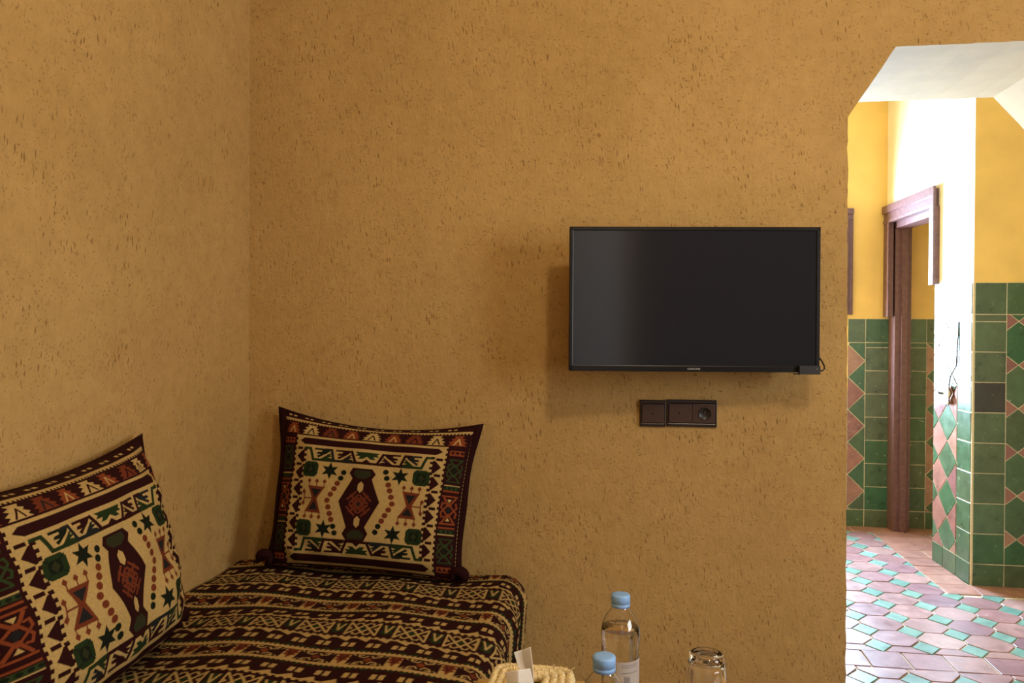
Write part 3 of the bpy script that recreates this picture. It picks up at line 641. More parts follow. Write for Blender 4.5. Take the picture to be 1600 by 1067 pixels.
# ------------------------------------------------------------------ printed cloth: rasterised kilim designs
CREAM = (0.49, 0.345, 0.130); MAROON = (0.026, 0.0055, 0.0055); GREEN = (0.017, 0.032, 0.010); DGREEN = (0.009, 0.013, 0.007); ORANGE = (0.23, 0.055, 0.018); RUST = (0.155, 0.035, 0.014); NAVY = (0.016, 0.017, 0.017); OLIVE = (0.030, 0.032, 0.014); LGREEN = (0.030, 0.052, 0.016)
class Canvas:
    def __init__(s, a0, a1, b0, b1, na, nb, col, ss=2):
        s.a0, s.a1, s.b0, s.b1 = a0, a1, b0, b1; s.ss = ss; s.na, s.nb = na, nb
        s.W, s.H = na*ss, nb*ss
        s.A = a0 + (np.arange(s.W)+0.5)/s.W*(a1-a0); s.B = b0 + (np.arange(s.H)+0.5)/s.H*(b1-b0)
        s.I = np.empty((s.W, s.H, 3), np.float32); s.I[:] = col
    def poly(s, pts, col):
        pts = np.asarray(pts, float)
        i0, i1 = np.searchsorted(s.A, [pts[:, 0].min(), pts[:, 0].max()]); j0, j1 = np.searchsorted(s.B, [pts[:, 1].min(), pts[:, 1].max()])
        if i1 <= i0 or j1 <= j0: return
        X = s.A[i0:i1][:, None]; Y = s.B[j0:j1][None, :]; ins = np.zeros((i1-i0, j1-j0), bool)
        n = len(pts)
        for k in range(n):
            x1, y1 = pts[k]; x2, y2 = pts[(k+1) % n]
            if y1 == y2: continue
            c = ((y1 > Y) != (y2 > Y)); xi = (x2-x1)*(Y-y1)/(y2-y1) + x1
            ins ^= c & (X < xi)
        s.I[i0:i1, j0:j1][ins] = col
    def rect(s, a0, a1, b0, b1, col): s.poly([(a0, b0), (a1, b0), (a1, b1), (a0, b1)], col)
    def line(s, pts, w, col, asp=1.0):
        """stroke; asp = physical height of one b unit over one a unit"""
        for (x1, y1), (x2, y2) in zip(pts[:-1], pts[1:]):
            dx, dy = x2-x1, (y2-y1)*asp; L = math.hypot(dx, dy)
            if L < 1e-9: continue
            nx, ny = -dy/L*w/2, dx/L*w/2; ex, ey = dx/L*w*0.35, dy/L*w*0.35
            s.poly([(x1-ex+nx, y1+(-ey+ny)/asp), (x2+ex+nx, y2+(ey+ny)/asp), (x2+ex-nx, y2+(ey-ny)/asp), (x1-ex-nx, y1+(-ey-ny)/asp)], col)
    def disc(s, ca, cb, r, col, asp=1.0, n=16): s.poly([(ca+r*math.cos(2*math.pi*k/n), cb+r*math.sin(2*math.pi*k/n)/asp) for k in range(n)], col)
    def out(s): return s.I.reshape(s.na, s.ss, s.nb, s.ss, 3).mean((1, 3))

def cushion_print(na, nb, a0, a1, b0, b1):
    C = Canvas(a0, a1, b0, b1, na, nb, MAROON, 2); AS = 0.40/0.45
    both = lambda f: (f(lambda a, b: (a, b)), f(lambda a, b: (1.0-a, 1.0-b)))
    # ---- central cream frame
    C.rect(0.0, 1.0, -0.012, 1.012, CREAM)
    # top and bottom bars with pointed ends
    def bars(t):
        C.poly([t(*p) for p in [(0.03, 0.037), (0.06, 0.008), (0.94, 0.008), (0.97, 0.037), (0.93, 0.068), (0.07, 0.068)]], MAROON)
    both(bars)
    # saw bands left and right: teeth outside, arrow heads inside
    def saw(t):
        n = 7
        for k in range(-1, n+1):
            c = 0.105 + k*0.1315
            if -0.05 < c < 1.05:
                if 0.05 < c < 0.95: C.rect(*sorted((t(0.02, 0)[0], t(0.062, 0)[0])), *sorted((t(0, c-0.011)[1], t(0, c+0.011)[1])), MAROON)
            m_ = c + 0.066
            if 0.08 < m_ < 0.95:
                C.poly([t(*p) for p in [(0.078, m_-0.050), (0.064, m_-0.052), (0.022, m_), (0.064, m_+0.052), (0.078, m_+0.050)]], MAROON)
            for q in range(3):
                bq = c - 0.004 + q*0.0438
                if 0.0 < bq < 1.0:
                    C.rect(*sorted((t(-0.02, 0)[0], t(0.010, 0)[0])), *sorted((t(0, bq)[1], t(0, bq+0.022)[1])), MAROON)
                if 0.07 < bq < 0.93:
                    C.rect(*sorted((t(0.070, 0)[0], t(0.094, 0)[0])), *sorted((t(0, bq+0.003)[1], t(0, bq+0.025)[1])), MAROON)
        C.rect(*sorted((t(0.0, 0)[0], t(0.010, 0)[0])), *sorted((t(0, 0.02)[1], t(0, 0.03)[1])), MAROON)
    both(saw)
    # zigzag hook bands
    def hooks(t, mirror):
        T0, T1 = 0.096, 0.196
        def q(a, b): return t(a, T0 + b*(T1-T0))
        def cell(x, w, c1, c2, mm):
            r = (lambda a, b: q(x + a*w, b)) if not mm else (lambda a, b: q(x + w - a*w, b))
            C.line([r(-0.28, 0.04), r(0.0, 0.04), r(0.18, 0.96), r(1.16, 0.98)], 0.018, c1, AS) if not mm else C.line([r(-0.28, 0.04), r(0.0, 0.04), r(0.18, 0.96), r(1.16, 0.98)], 0.018, c1, AS)
            C.line([r(0.24, 0.05), r(1.0, 0.06)], 0.014, c2, AS)
            C.poly([r(*p) for p in [(0.55, 0.02), (1.0, 0.05), (0.82, 0.36), (0.66, 0.52), (0.42, 0.80), (0.34, 0.62), (0.52, 0.50), (0.30, 0.46), (0.36, 0.30), (0.56, 0.26)]], c2)
            C.poly([r(*p) for p in [(0.42, 0.98), (1.14, 0.99), (1.08, 0.78), (0.88, 0.72), (1.10, 0.58), (0.94, 0.50), (1.04, 0.36), (0.94, 0.34), (0.78, 0.56), (0.62, 0.78)]], c1)
        w = 0.141
        cell(0.118, w, GREEN, DGREEN, False); cell(0.118+w, w, NAVY, MAROON, False)
        cell(0.882-w, w, GREEN, NAVY, True); cell(0.882-2*w, w, MAROON, MAROON, True)
        xl, xr = 0.118+2*w, 0.882-2*w; r = lambda a, b: q(xl + a*(xr-xl), b)
        C.line([r(-0.0, 0.04), r(0.16, 0.96), r(0.84, 0.96), r(1.0, 0.04)], 0.018, MAROON, AS)
        C.poly([r(*p) for p in [(0.12, 0.0), (0.88, 0.0), (0.80, 0.2), (0.88, 0.36), (0.70, 0.36), (0.78, 0.62), (0.62, 0.6), (0.5, 0.38), (0.38, 0.6), (0.22, 0.62), (0.30, 0.36), (0.12, 0.36), (0.20, 0.2)]], GREEN)
        C.poly([r(*p) for p in [(0.5, 0.60), (0.68, 0.98), (0.32, 0.98)]], MAROON)
    hooks(lambda a, b: (a, b), False); hooks(lambda a, b: (1-a, 1-b), True)
    # octagons, stars, dots, hourglasses, four-fold
    for fa in (0, 1):
        for fb in (0, 1):
            t = lambda a, b: ((1-a if fa else a), (1-b if fb else b))
            ca, cb = t(0.138, 0.272); ra, rb = 0.054, 0.062
            octp = lambda k: [(ca+k*x*ra, cb+k*y_*rb) for x, y_ in [(-0.62, -1), (0.62, -1), (1, -0.55), (1, 0.55), (0.62, 1), (-0.62, 1), (-1, 0.55), (-1, -0.55)]]
            C.poly(octp(1.0), GREEN); C.poly(octp(0.55), DGREEN)
            for x, y_ in ((-1, -1), (1, -1), (1, 1), (-1, 1)): C.line([(ca+x*ra*0.35, cb+y_*rb*0.4), (ca+x*ra*0.85, cb+y_*rb*0.8)], 0.006, DGREEN, AS)
            C.poly([(ca-0.02, cb), (ca, cb-0.03), (ca+0.02, cb), (ca, cb+0.03)], OLIVE)
            ca, cb = t(0.272, 0.274); st = []
            for k in range(12):
                r_ = 1.0 if k % 2 == 0 else 0.46; an = math.pi/6*k - math.pi/2; st.append((ca + 0.060*r_*math.cos(an), cb + 0.071*r_*math.sin(an)))
            C.poly(st, DGREEN)
    dl = [(0.368, 0.281), (0.353, 0.327), (0.335, 0.370), (0.319, 0.414), (0.301, 0.459), (0.284, 0.507), (0.296, 0.558), (0.310, 0.607), (0.323, 0.651), (0.339, 0.702), (0.352, 0.751)]
    for k, (a, b) in enumerate(dl):
        c = DGREEN if k in (0, 1, 9, 10) else RUST
        C.disc(a-0.004, b, 0.0185, c, AS); C.disc(1.0-a+0.004-0.018, 1.0-b, 0.0185, c, AS)
    def hour(t):
        C.poly([t(*p) for p in [(0.138, 0.402), (0.256, 0.406), (0.206, 0.500), (0.244, 0.612), (0.128, 0.605), (0.172, 0.500)]], RUST)
        C.poly([t(*p) for p in [(0.160, 0.425), (0.232, 0.428), (0.193, 0.488)]], NAVY); C.poly([t(*p) for p in [(0.190, 0.515), (0.222, 0.588), (0.154, 0.585)]], NAVY)
        C.line([t(0.115, 0.50), t(0.185, 0.50)], 0.009, RUST, AS); C.line([t(0.113, 0.46), t(0.113, 0.53)], 0.007, RUST, AS)
        dm = lambda a, b: C.poly([t(a-0.014, b), t(a, b-0.021), t(a+0.014, b), t(a, b+0.021)], RUST)
        for a in (0.145, 0.197, 0.248): dm(a, 0.365); C.line([t(a, 0.365), t(a, 0.405)], 0.006, RUST, AS)
        for a in (0.136, 0.186, 0.237): dm(a, 0.640); C.line([t(a, 0.640), t(a, 0.60)], 0.006, RUST, AS)
        dm(0.110, 0.452); dm(0.108, 0.540)
    hour(lambda a, b: (a, b)); hour(lambda a, b: (1-a, 1-b))
    # central vase
    va = [(0.421, 0.236), (0.548, 0.236), (0.575, 0.276), (0.556, 0.318), (0.622, 0.492), (0.545, 0.690), (0.572, 0.736), (0.545, 0.802), (0.430, 0.802), (0.398, 0.752), (0.420, 0.700), (0.356, 0.506), (0.427, 0.322), (0.403, 0.280)]
    C.poly(va, MAROON)
    C.poly([(0.440, 0.252), (0.535, 0.252), (0.545, 0.285), (0.515, 0.318), (0.465, 0.318), (0.430, 0.285)], OLIVE); C.poly([(0.440, 0.786), (0.535, 0.786), (0.548, 0.752), (0.515, 0.715), (0.465, 0.715), (0.430, 0.752)], OLIVE)
    for b in (0.385, 0.652): C.poly([(0.489, b-0.045), (0.508, b-0.022), (0.508, b+0.022), (0.489, b+0.045), (0.470, b+0.022), (0.470, b-0.022)], CREAM)
    cc, cb = 0.488, 0.515
    for sx, sy in ((1, 1), (1, -1), (-1, 1), (-1, -1)):
        for k in (0.25, 0.62, 0.98):
            pa = (cc + sx*0.083*k*0.62, cb + sy*0.098*k*0.62)
            C.line([(pa[0]-sx*0.026, pa[1]+sy*0.030), (pa[0]+sx*0.026, pa[1]-sy*0.030)], 0.0135, RUST, AS)
        C.line([(cc+sx*0.012, cb+sy*0.014), (cc+sx*0.055, cb+sy*0.065)], 0.0135, RUST, AS)
    C.poly([(cc-0.016, cb), (cc, cb-0.02), (cc+0.016, cb), (cc, cb+0.02)], NAVY)
    # ---- top (and bottom) tree band with comb line and dashes
    for sgn in (0, 1):
        t = (lambda a, b: (a, b)) if not sgn else (lambda a, b: (1-a, 1-b))
        R = lambda a_, b_, c_, d_, col: C.rect(*sorted((t(a_, 0)[0], t(b_, 0)[0])), *sorted((t(0, c_)[1], t(0, d_)[1])), col)
        cols = [ORANGE, CREAM, RUST, ORANGE, CREAM, ORANGE, RUST, CREAM, ORANGE]; vee = [CREAM, MAROON, NAVY, CREAM, MAROON, CREAM, MAROON, MAROON, CREAM]
        for k in range(9):
            c = -0.042 + k*0.1365; col = cols[k]
            P = [(-0.058, -0.026), (-0.040, -0.045), (-0.058, -0.055), (-0.030, -0.075), (-0.046, -0.088), (-0.020, -0.100), (-0.032, -0.118), (0.032, -0.118), (0.020, -0.100), (0.046, -0.088), (0.030, -0.075), (0.058, -0.055), (0.040, -0.045), (0.058, -0.026)]
            C.poly([t(c+x, y_) for x, y_ in P], col)
            C.line([t(c-0.022, -0.032), t(c+0.002, -0.088), t(c+0.022, -0.034)], 0.009, vee[k], AS)
        R(-0.2, 1.2, -0.158, -0.142, CREAM)
        for k in range(-8, 60): R(k*0.0222, k*0.0222+0.011, -0.145, -0.132, CREAM)
        for k in range(-1, 9):
            R(0.02+k*0.118, 0.042+k*0.118, -0.192, -0.178, CREAM); R(0.056+k*0.118, 0.078+k*0.118, -0.192, -0.178, CREAM)
        R(-0.2, 1.2, -0.225, -0.215, CREAM)
    # ---- outer columns with green and orange panels
    def col_(t):
        R = lambda a_, b_, c_, d_, col: C.rect(*sorted((t(a_, 0)[0], t(b_, 0)[0])), *sorted((t(0, c_)[1], t(0, d_)[1])), col)
        for b in (0.0, 1.0):
            s_ = 1 if b == 0.0 else -1
            R(1.015, 1.105, b+s_*0.018, b+s_*0.062, ORANGE)
            for k in range(3): C.poly([t(1.02+k*0.03, b+s_*0.028), t(1.05+k*0.03, b+s_*0.028), t(1.035+k*0.03, b+s_*0.055)], MAROON)
        for c in (0.185, 0.815):
            for s_ in (-1, 1):
                C.line([t(1.025, c+s_*0.09), t(1.105, c+s_*0.09)], 0.008, LGREEN, AS)
                C.line([t(1.028, c+s_*0.085), t(1.062, c+s_*0.028), t(1.100, c+s_*0.085)], 0.010, LGREEN, AS)
                C.line([t(1.062, c+s_*0.05), t(1.03, c), t(1.018, c+s_*0.02), t(1.024, c+s_*0.05), t(1.036, c+s_*0.046)], 0.009, LGREEN, AS); C.line([t(1.062, c+s_*0.05), t(1.094, c), t(1.108, c+s_*0.02), t(1.102, c+s_*0.05)], 0.009, LGREEN, AS)
            C.poly([t(1.045, c), t(1.062, c-0.03), t(1.079, c), t(1.062, c+0.03)], DGREEN)
        for b in (0.305, 0.690): R(1.012, 1.112, b-0.004, b+0.004, CREAM)
        for b0_, b1_ in ((0.312, 0.340), (0.655, 0.683)):
            R(1.012, 1.112, b0_, b1_, LGREEN)
            for k in range(4): C.disc(t(1.02+k*0.028, 0)[0], t(0, (b0_+b1_)/2)[1], 0.010, DGREEN)
        for b in (0.352, 0.392, 0.606, 0.638): R(1.012, 1.112, b-0.006, b+0.006, ORANGE)
        c = 0.50
        for s_ in (-1, 1):
            C.line([t(1.028, c+s_*0.095), t(1.062, c+s_*0.03), t(1.100, c+s_*0.095)], 0.012, ORANGE, AS)
            C.line([t(1.062, c+s_*0.052), t(1.03, c), t(1.016, c+s_*0.02), t(1.022, c+s_*0.055), t(1.038, c+s_*0.05)], 0.010, ORANGE, AS); C.line([t(1.062, c+s_*0.052), t(1.094, c), t(1.110, c+s_*0.02), t(1.104, c+s_*0.055)], 0.010, ORANGE, AS)
            C.poly([t(1.048, c+s_*0.085), t(1.076, c+s_*0.085), t(1.062, c+s_*0.058)], CREAM)
        C.poly([t(1.045, c), t(1.062, c-0.03), t(1.079, c), t(1.062, c+0.03)], NAVY)
        for k in range(-8, 60): R(1.127, 1.134, k*0.03-0.2, k*0.03-0.182, CREAM)
    both(col_)
    return C.out()

def bench_print(na, nb, a0, a1, b0, b1):
    """a across the bench in metres, b along the bench in metres (positive towards the camera)"""
    C = Canvas(a0, a1, b0, b1, na, nb, MAROON, 2)
    PER, MP = 0.3145, 0.1205
    j0, j1 = math.floor(b0/PER)-1, math.ceil(b1/PER)+1; i0, i1 = math.floor(a0/MP)-2, math.ceil(a1/MP)+2
    for j in range(j0, j1):
        o = j*PER + 0.055; Y = lambda f: o + f*PER
        C.rect(a0, a1, Y(-0.008), Y(0.250), CREAM)
        for i in range(i0*12, i1*12):             # teeth along the cream band, green zigzag beside it
            x = i*MP/10
            C.rect(x, x+MP/20, Y(-0.022), Y(0.008), CREAM); C.rect(x, x+MP/20, Y(0.235), Y(0.262), CREAM)
        for i in range(i0*6, i1*6):
            x = i*MP/4
            C.poly([(x, Y(-0.026)), (x+MP/4, Y(-0.026)), (x+MP/10, Y(-0.066))], GREEN); C.poly([(x, Y(0.266)), (x+MP/4, Y(0.266)), (x+MP/8, Y(0.296))], GREEN)
        for i in range(i0, i1):
            x = i*MP + (0.03 if j % 2 else 0.0)
            # star with four hooks
            s0 = x; w = 0.078; P = lambda u, v: (s0 + u*w, Y(0.026 + v*0.192))
            C.poly([P(0.02, 0), P(0.98, 0), P(0.80, 0.5), P(0.98, 1), P(0.02, 1), P(0.20, 0.5)], MAROON); C.poly([P(-0.06, 0.0), P(0.3, 0.5), P(-0.06, 1.0)], MAROON); C.poly([P(1.06, 0.0), P(0.7, 0.5), P(1.06, 1.0)], MAROON)
            for su in (-1, 1):
                for sv in (-1, 1):
                    Q = lambda u, v: P(0.5 + su*u, 0.5 + sv*v)
                    C.line([Q(0.06, 0.34), Q(0.14, 0.18), Q(0.30, 0.26), Q(0.34, 0.42), Q(0.20, 0.40)], 0.0042, CREAM)
            C.poly([P(0.36, 0.5), P(0.5, 0.30), P(0.64, 0.5), P(0.5, 0.70)], ORANGE if (i + j) % 3 else RUST)
            # little tree on cream
            tx = x + 0.0995; P = lambda u, v: (tx + u*0.036, Y(0.028 + v*0.188))
            C.poly([P(-0.55, 0.02), P(0.55, 0.02), P(0.30, 0.20), P(0.55, 0.32), P(0.26, 0.45), P(0.46, 0.60), P(0.18, 0.66), P(0.0, 0.98), P(-0.18, 0.66), P(-0.46, 0.60), P(-0.26, 0.45), P(-0.55, 0.32), P(-0.30, 0.20)], RUST)
            C.line([P(-0.22, 0.12), P(0.0, 0.62), P(0.22, 0.12)], 0.003, MAROON)
        # dashes
        for i in range(i0*2, i1*2):
            x = i*MP/2 + 0.012
            for f in (0.368, 0.872):
                C.poly([(x, Y(f-0.031)), (x+0.012, Y(f-0.031)), (x+0.010, Y(f+0.031)), (x-0.002, Y(f+0.031))], CREAM); C.poly([(x+0.018, Y(f-0.031)), (x+0.030, Y(f-0.031)), (x+0.028, Y(f+0.031)), (x+0.016, Y(f+0.031))], CREAM)
        # jagged cream lines round the rosette row
        for f, s_ in ((0.472, 1), (0.768, -1)):
            C.rect(a0, a1, Y(f-0.004), Y(f+0.013), CREAM) if s_ > 0 else C.rect(a0, a1, Y(f-0.013), Y(f+0.004), CREAM)
            for i in range(i0*3, i1*3):
                x = i*MP/2.5
                C.poly([(x, Y(f)), (x+MP/3.6, Y(f)), (x+MP/4.4, Y(f-s_*0.050))], CREAM)
            for i in range(i0*8, i1*8):
                x = i*MP/7; C.rect(x, x+MP/15, Y(f+s_*0.010)if s_ > 0 else Y(f-0.030), Y(f+0.030) if s_ > 0 else Y(f-0.010), CREAM)
        # rosettes and V cells
        for i in range(i0, i1):
            x = i*MP + (0.055 if j % 2 else 0.02); w = 0.080
            P = lambda u, v: (x + u*w, Y(0.527 + v*0.188))
            C.line([P(0.03, 0.0), P(0.03, 1.0)], 0.0052, CREAM); C.line([P(0.97, 0.0), P(0.97, 1.0)], 0.0052, CREAM)
            C.line([P(0.05, 0.02), P(0.5, 0.80), P(0.95, 0.02)], 0.0055, CREAM); C.line([P(0.05, 0.98), P(0.5, 0.20), P(0.95, 0.98)], 0.0055, CREAM)
            for su in (-1, 1):
                for sv in (-1, 1):
                    Q = lambda u, v: P(0.5 + su*u, 0.5 + sv*v)
                    C.line([Q(0.02, 0.30), Q(0.12, 0.47), Q(0.24, 0.45), Q(0.26, 0.34)], 0.0045, CREAM); C.line([Q(0.46, 0.10), Q(0.36, 0.0)], 0.004, CREAM)
            C.poly([P(0.36, 0.5), P(0.5, 0.32), P(0.64, 0.5), P(0.5, 0.68)], GREEN)
            vx = x + 0.1005; P = lambda u, v: (vx + u*0.036, Y(0.527 + v*0.188))
            C.poly([P(-0.5, 0.1), P(0.5, 0.1), P(0.3, 0.5), P(0.45, 0.75), P(0.0, 0.95), P(-0.45, 0.75), P(-0.3, 0.5)], GREEN)
            C.line([P(-0.26, 0.14), P(0.0, 0.70), P(0.26, 0.14)], 0.0052, CREAM)
    return C.out()

# ------------------------------------------------------------------ bench
BT = 0.47; BXR = 0.925; RAD = 0.075; BBACK = -0.035
def bench_surface(a, b):
    """a: arc across from the left wall, b: distance from the back along the bench"""
    flat = BXR - RAD - 0.01; a2 = a - flat
    th = np.clip(a2/RAD, 0, math.pi/2); over = np.maximum(a2 - RAD*math.pi/2, 0)
    x = 0.012 + np.minimum(a, flat) + RAD*np.sin(th) - 0.02*np.clip(over/0.3, 0, 1)
    dz = RAD*(1-np.cos(th)) + over
    R2 = 0.05; tb = np.clip((R2*math.pi/2 - b)/R2, 0, math.pi/2); y_ = BBACK - np.where(b > R2*math.pi/2, R2 + b - R2*math.pi/2, R2*(1-np.sin(tb)))
    dzb = R2*(1-np.cos(tb))
    # rounded plan corner
    k = np.clip((a - flat)/RAD, 0, 1)*np.clip((0.10 - b)/0.10, 0, 1); x = x - 0.035*k**2; y_ = y_ - 0.02*k**2
    z = BT - dz - dzb*np.clip(1-over/0.1, 0.2, 1)
    wav = 0.006*np.sin(7*a + 2.5*b)*np.sin(5*b + 1.3) + 0.004*np.sin(17*a - 6*b) + 0.0035*np.sin(23*b + 4*a)
    crown = 0.007*(1-((np.minimum(a, flat)/flat)*2-1)**2)
    top = np.clip(1 - th/(math.pi/2), 0, 1)
    z = z + (wav + crown - 0.008)*top
    x = x + (1-top)*(0.008*np.sin(26*b) + 0.005*np.sin(57*b+1))
    return np.stack([x, y_, z], -1)
bench = thing('bench', 'low bench bed covered in maroon and cream kilim cloth along the left wall', 'bench', (0.46, -1.0, 0))
def bench_part(name, b0, b1, step, A1=1.28):
    na, nb = int(A1/step), int((b1-b0)/step)
    a = np.linspace(0, A1, na); bb_ = np.linspace(b0, b1, nb); AA, BB = np.meshgrid(a, bb_, indexing='ij')
    P = bench_surface(AA, BB) - np.array(bench.location)
    # the pattern rows sway a little, like the loose cloth
    colr = bench_print(na, nb, 0, A1, b0, b1)
    o = grid_mesh(name, P, M['print'], colr, flip=True); o.parent = bench; return o
bench_part('cover', 0.0, 1.25, 0.0024)
bench_part('cover_end', 1.25, 2.05, 0.006)
q = MB(); q.box(0.02, 0.86, -2.02, -0.06, 0.0, 0.24, 0.01); o = q.build('base', M['earth'], bench); o.location = -bench.location
q = MB(); q.box(0.03, 0.85, -2.04, -0.07, 0.24, 0.39, 0.03); o = q.build('mattress', M['maroon'], bench); o.location = -bench.location

# ------------------------------------------------------------------ cushions
def make_cushion(name, label, TL, TRc, BR, BL, nrm_hint, na, nb, thick, pinch, sag, seed, sh=0.0):
    TL, TRc, BR, BL = [np.array(v) for v in (TL, TRc, BR, BL)]
    s = np.linspace(-1, 1, na); t = np.linspace(-1, 1, nb)       # t = -1 top
    base = (TL+TRc+BR+BL)/4
    root = thing(name, label, 'cushion', tuple((BL+BR)/2))
    off = np.array(root.location)
    nrm = np.cross(TRc-TL + BR-BL, TL-BL + TRc-BR); nrm /= np.linalg.norm(nrm)
    if nrm.dot(np.array(nrm_hint)) < 0: nrm = -nrm
    def outline(SS, TT, k=1.0):
        # pincushion outline
        s2 = SS*(1 - pinch*(1-TT**2)*np.abs(SS)**3*k); t2 = TT*(1 - pinch*0.9*(1-SS**2)*np.abs(TT)**3*k)
        u = (s2+1)/2; v = (t2+1)/2
        P = (TL[None, None]*(1-u)[..., None] + TRc[None, None]*u[..., None])*(1-v)[..., None] + (BL[None, None]*(1-u)[..., None] + BR[None, None]*u[..., None])*v[..., None]
        dn = -np.clip(-TT, 0, 1)**3*(1-SS**2)*sag          # the top edge sags between the corners
        P[..., 2] += dn
        return P
    def bulge(SS, TT, p, ex): return np.clip((1-np.abs(SS)**p)*(1-np.abs(TT)**p), 0, 1)**ex
    SS, TT = np.meshgrid(s, t, indexing='ij')
    P = outline(SS, TT)
    h = thick*bulge(SS, TT, 3.6, 0.55)*(1 + 0.22*TT)
    wr = 0.004*np.sin(9*SS+3*TT+seed)*np.sin(7*TT-2*SS+seed*2) + 0.003*np.sin(21*SS*TT + seed)
    edge = np.clip(np.maximum(np.abs(SS), np.abs(TT))-0.75, 0, 1)*4
    wr = wr + 0.004*edge*np.sin(26*SS+seed)*np.sin(23*TT+seed)*(1-edge)
    P = P + (h + wr*(1-np.maximum(np.abs(SS), np.abs(TT))**8))[..., None]*nrm
    colr = cushion_print(na, nb, 0.5-0.632, 0.5+0.632, -0.215, 1.04)
    o = grid_mesh('front_cover', P-off, M['print'], colr, flip=True); o.parent = root
    # back
    s_ = np.linspace(-1, 1, 60); t_ = np.linspace(-1, 1, 50); S2, T2 = np.meshgrid(s_, t_, indexing='ij')
    Pb = outline(S2, T2) - (0.002+thick*0.32*bulge(S2, T2, 3.0, 0.7))[..., None]*nrm
    o2 = grid_mesh('back_cover', Pb-off, M['maroon']); o2.parent = root
    # maroon flange round the edge
    n = 60; loop = [(-1+2*k/n, -1.0) for k in range(n)] + [(1.0, -1+2*k/n) for k in range(n)] + [(1-2*k/n, 1.0) for k in range(n)] + [(-1.0, 1-2*k/n) for k in range(n)]
    LA = np.array(loop)
    inn = outline(LA[None, :, 0]*0.985, LA[None, :, 1]*0.985)[0]
    ex = np.where(np.abs(LA[:, 0]) > 0.99, 0.070, 0.012)
    wob = 1 + 0.14*np.sin(LA[:, 1]*6+seed) + 0.1*np.sin(LA[:, 0]*11+seed)
    outp = outline((LA[:, 0]*(1+ex*wob*(np.abs(LA[:, 0]) > 0.99)))[None], (LA[:, 1]*(1+0.012*(np.abs(LA[:, 1]) > 0.99)))[None], 1.0)[0]
    mb = MB(); K = len(loop); th = 0.009
    ring = [inn + nrm*th*0.6, (inn+outp)/2 + nrm*th, outp, (inn+outp)/2 - nrm*th*0.8, inn - nrm*th*0.6]
    V = np.concatenate(ring) - off
    F = []
    for r in range(4):
        for k in range(K): F.append((r*K+k, r*K+(k+1) % K, (r+1)*K+(k+1) % K, (r+1)*K+k))
    mb.add(V.tolist(), F, 0, True); mb.build('flange', M['maroon'], root)
    # knotted corner ears at the foot
    for cpt, sg in ((BL, -1), (BR, 1)):
        ax = (TRc-TL)/np.linalg.norm(TRc-TL)
        mb = MB(); c = cpt + ax*sg*0.012 + nrm*0.012 - off
        pts = []
        for k in range(11):
            a = math.pi*1.35*k/10 - 0.5
            pts.append(c + ax*sg*(0.018*math.cos(a)) + np.array((0, 0, 1))*(0.017 + 0.016*math.sin(a)) + nrm*0.012*k/10)
        mb.tube(pts, 0.012, 10, rfun=lambda f: 0.013*(0.55+0.7*math.sin(math.pi*min(f+0.12, 1)))); e = mb.build('corner_ear', M['maroon'], root)
    return root
TLp, TRp, BRp, BLp = at_y(447, 640, -0.04), at_y(744, 665, -0.045), at_y(712, 909, -0.175), at_y(424, 883, -0.175)
make_cushion('kilim_cushion', 'patterned kilim cushion leaning upright against the back wall', TLp, TRp, BRp, BLp, (0, -1, 0.3), 500, 430, 0.085, 0.045, 0.028, 1.0)
TRl = at_x(214, 684, 0.035); BRl = at_x(268, 995, 0.15)
BRl.z = 0.479
TLl = TRl + Vector((0.015, -0.585, -0.035)); BLl = BRl + Vector((0.05, -0.575, 0.0))
make_cushion('kilim_cushion', 'patterned kilim cushion in the foreground leaning on the left wall, cut by the photo edge', TLl, TRl, BRl, BLl, (1, -0.1, 0.3), 500, 430, 0.112, 0.015, 0.022, 2.7)

# ------------------------------------------------------------------ low table and what stands on it
TZ = 0.53
e0 = at_z(900, 1062.5, TZ); e1 = at_z(1075, 1066, TZ)
ta = math.atan2(e1.y-e0.y, e1.x-e0.x)
tdir = Vector((math.cos(ta), math.sin(ta), 0)); tn = Vector((math.sin(ta), -math.cos(ta), 0))
tc0 = e0 + tdir*0.24 + tn*0.29
table = thing('low_table', 'low yellowish wooden table holding the bottles, glass and tissue box', 'table', (tc0.x, tc0.y, 0), ta)
q = MB(); q.box(-0.43, 0.43, -0.29, 0.29, TZ-0.032, TZ, 0.004); q.build('table_top', M['wood'], table)
for sx in (-1, 1):
    for sy in (-1, 1):
        q = MB(); q.box(sx*0.37-0.025, sx*0.37+0.025, sy*0.24-0.025, sy*0.24+0.025, 0.0045, TZ-0.03, 0.003); q.build('leg', M['wood'], table)
for a in ((-0.35, 0.35, -0.255, -0.235), (-0.35, 0.35, 0.235, 0.255), (-0.385, -0.365, -0.22, 0.22), (0.365, 0.385, -0.22, 0.22)):
    q = MB(); q.box(*a, TZ-0.10, TZ-0.03); q.build('apron', M['wood'], table)

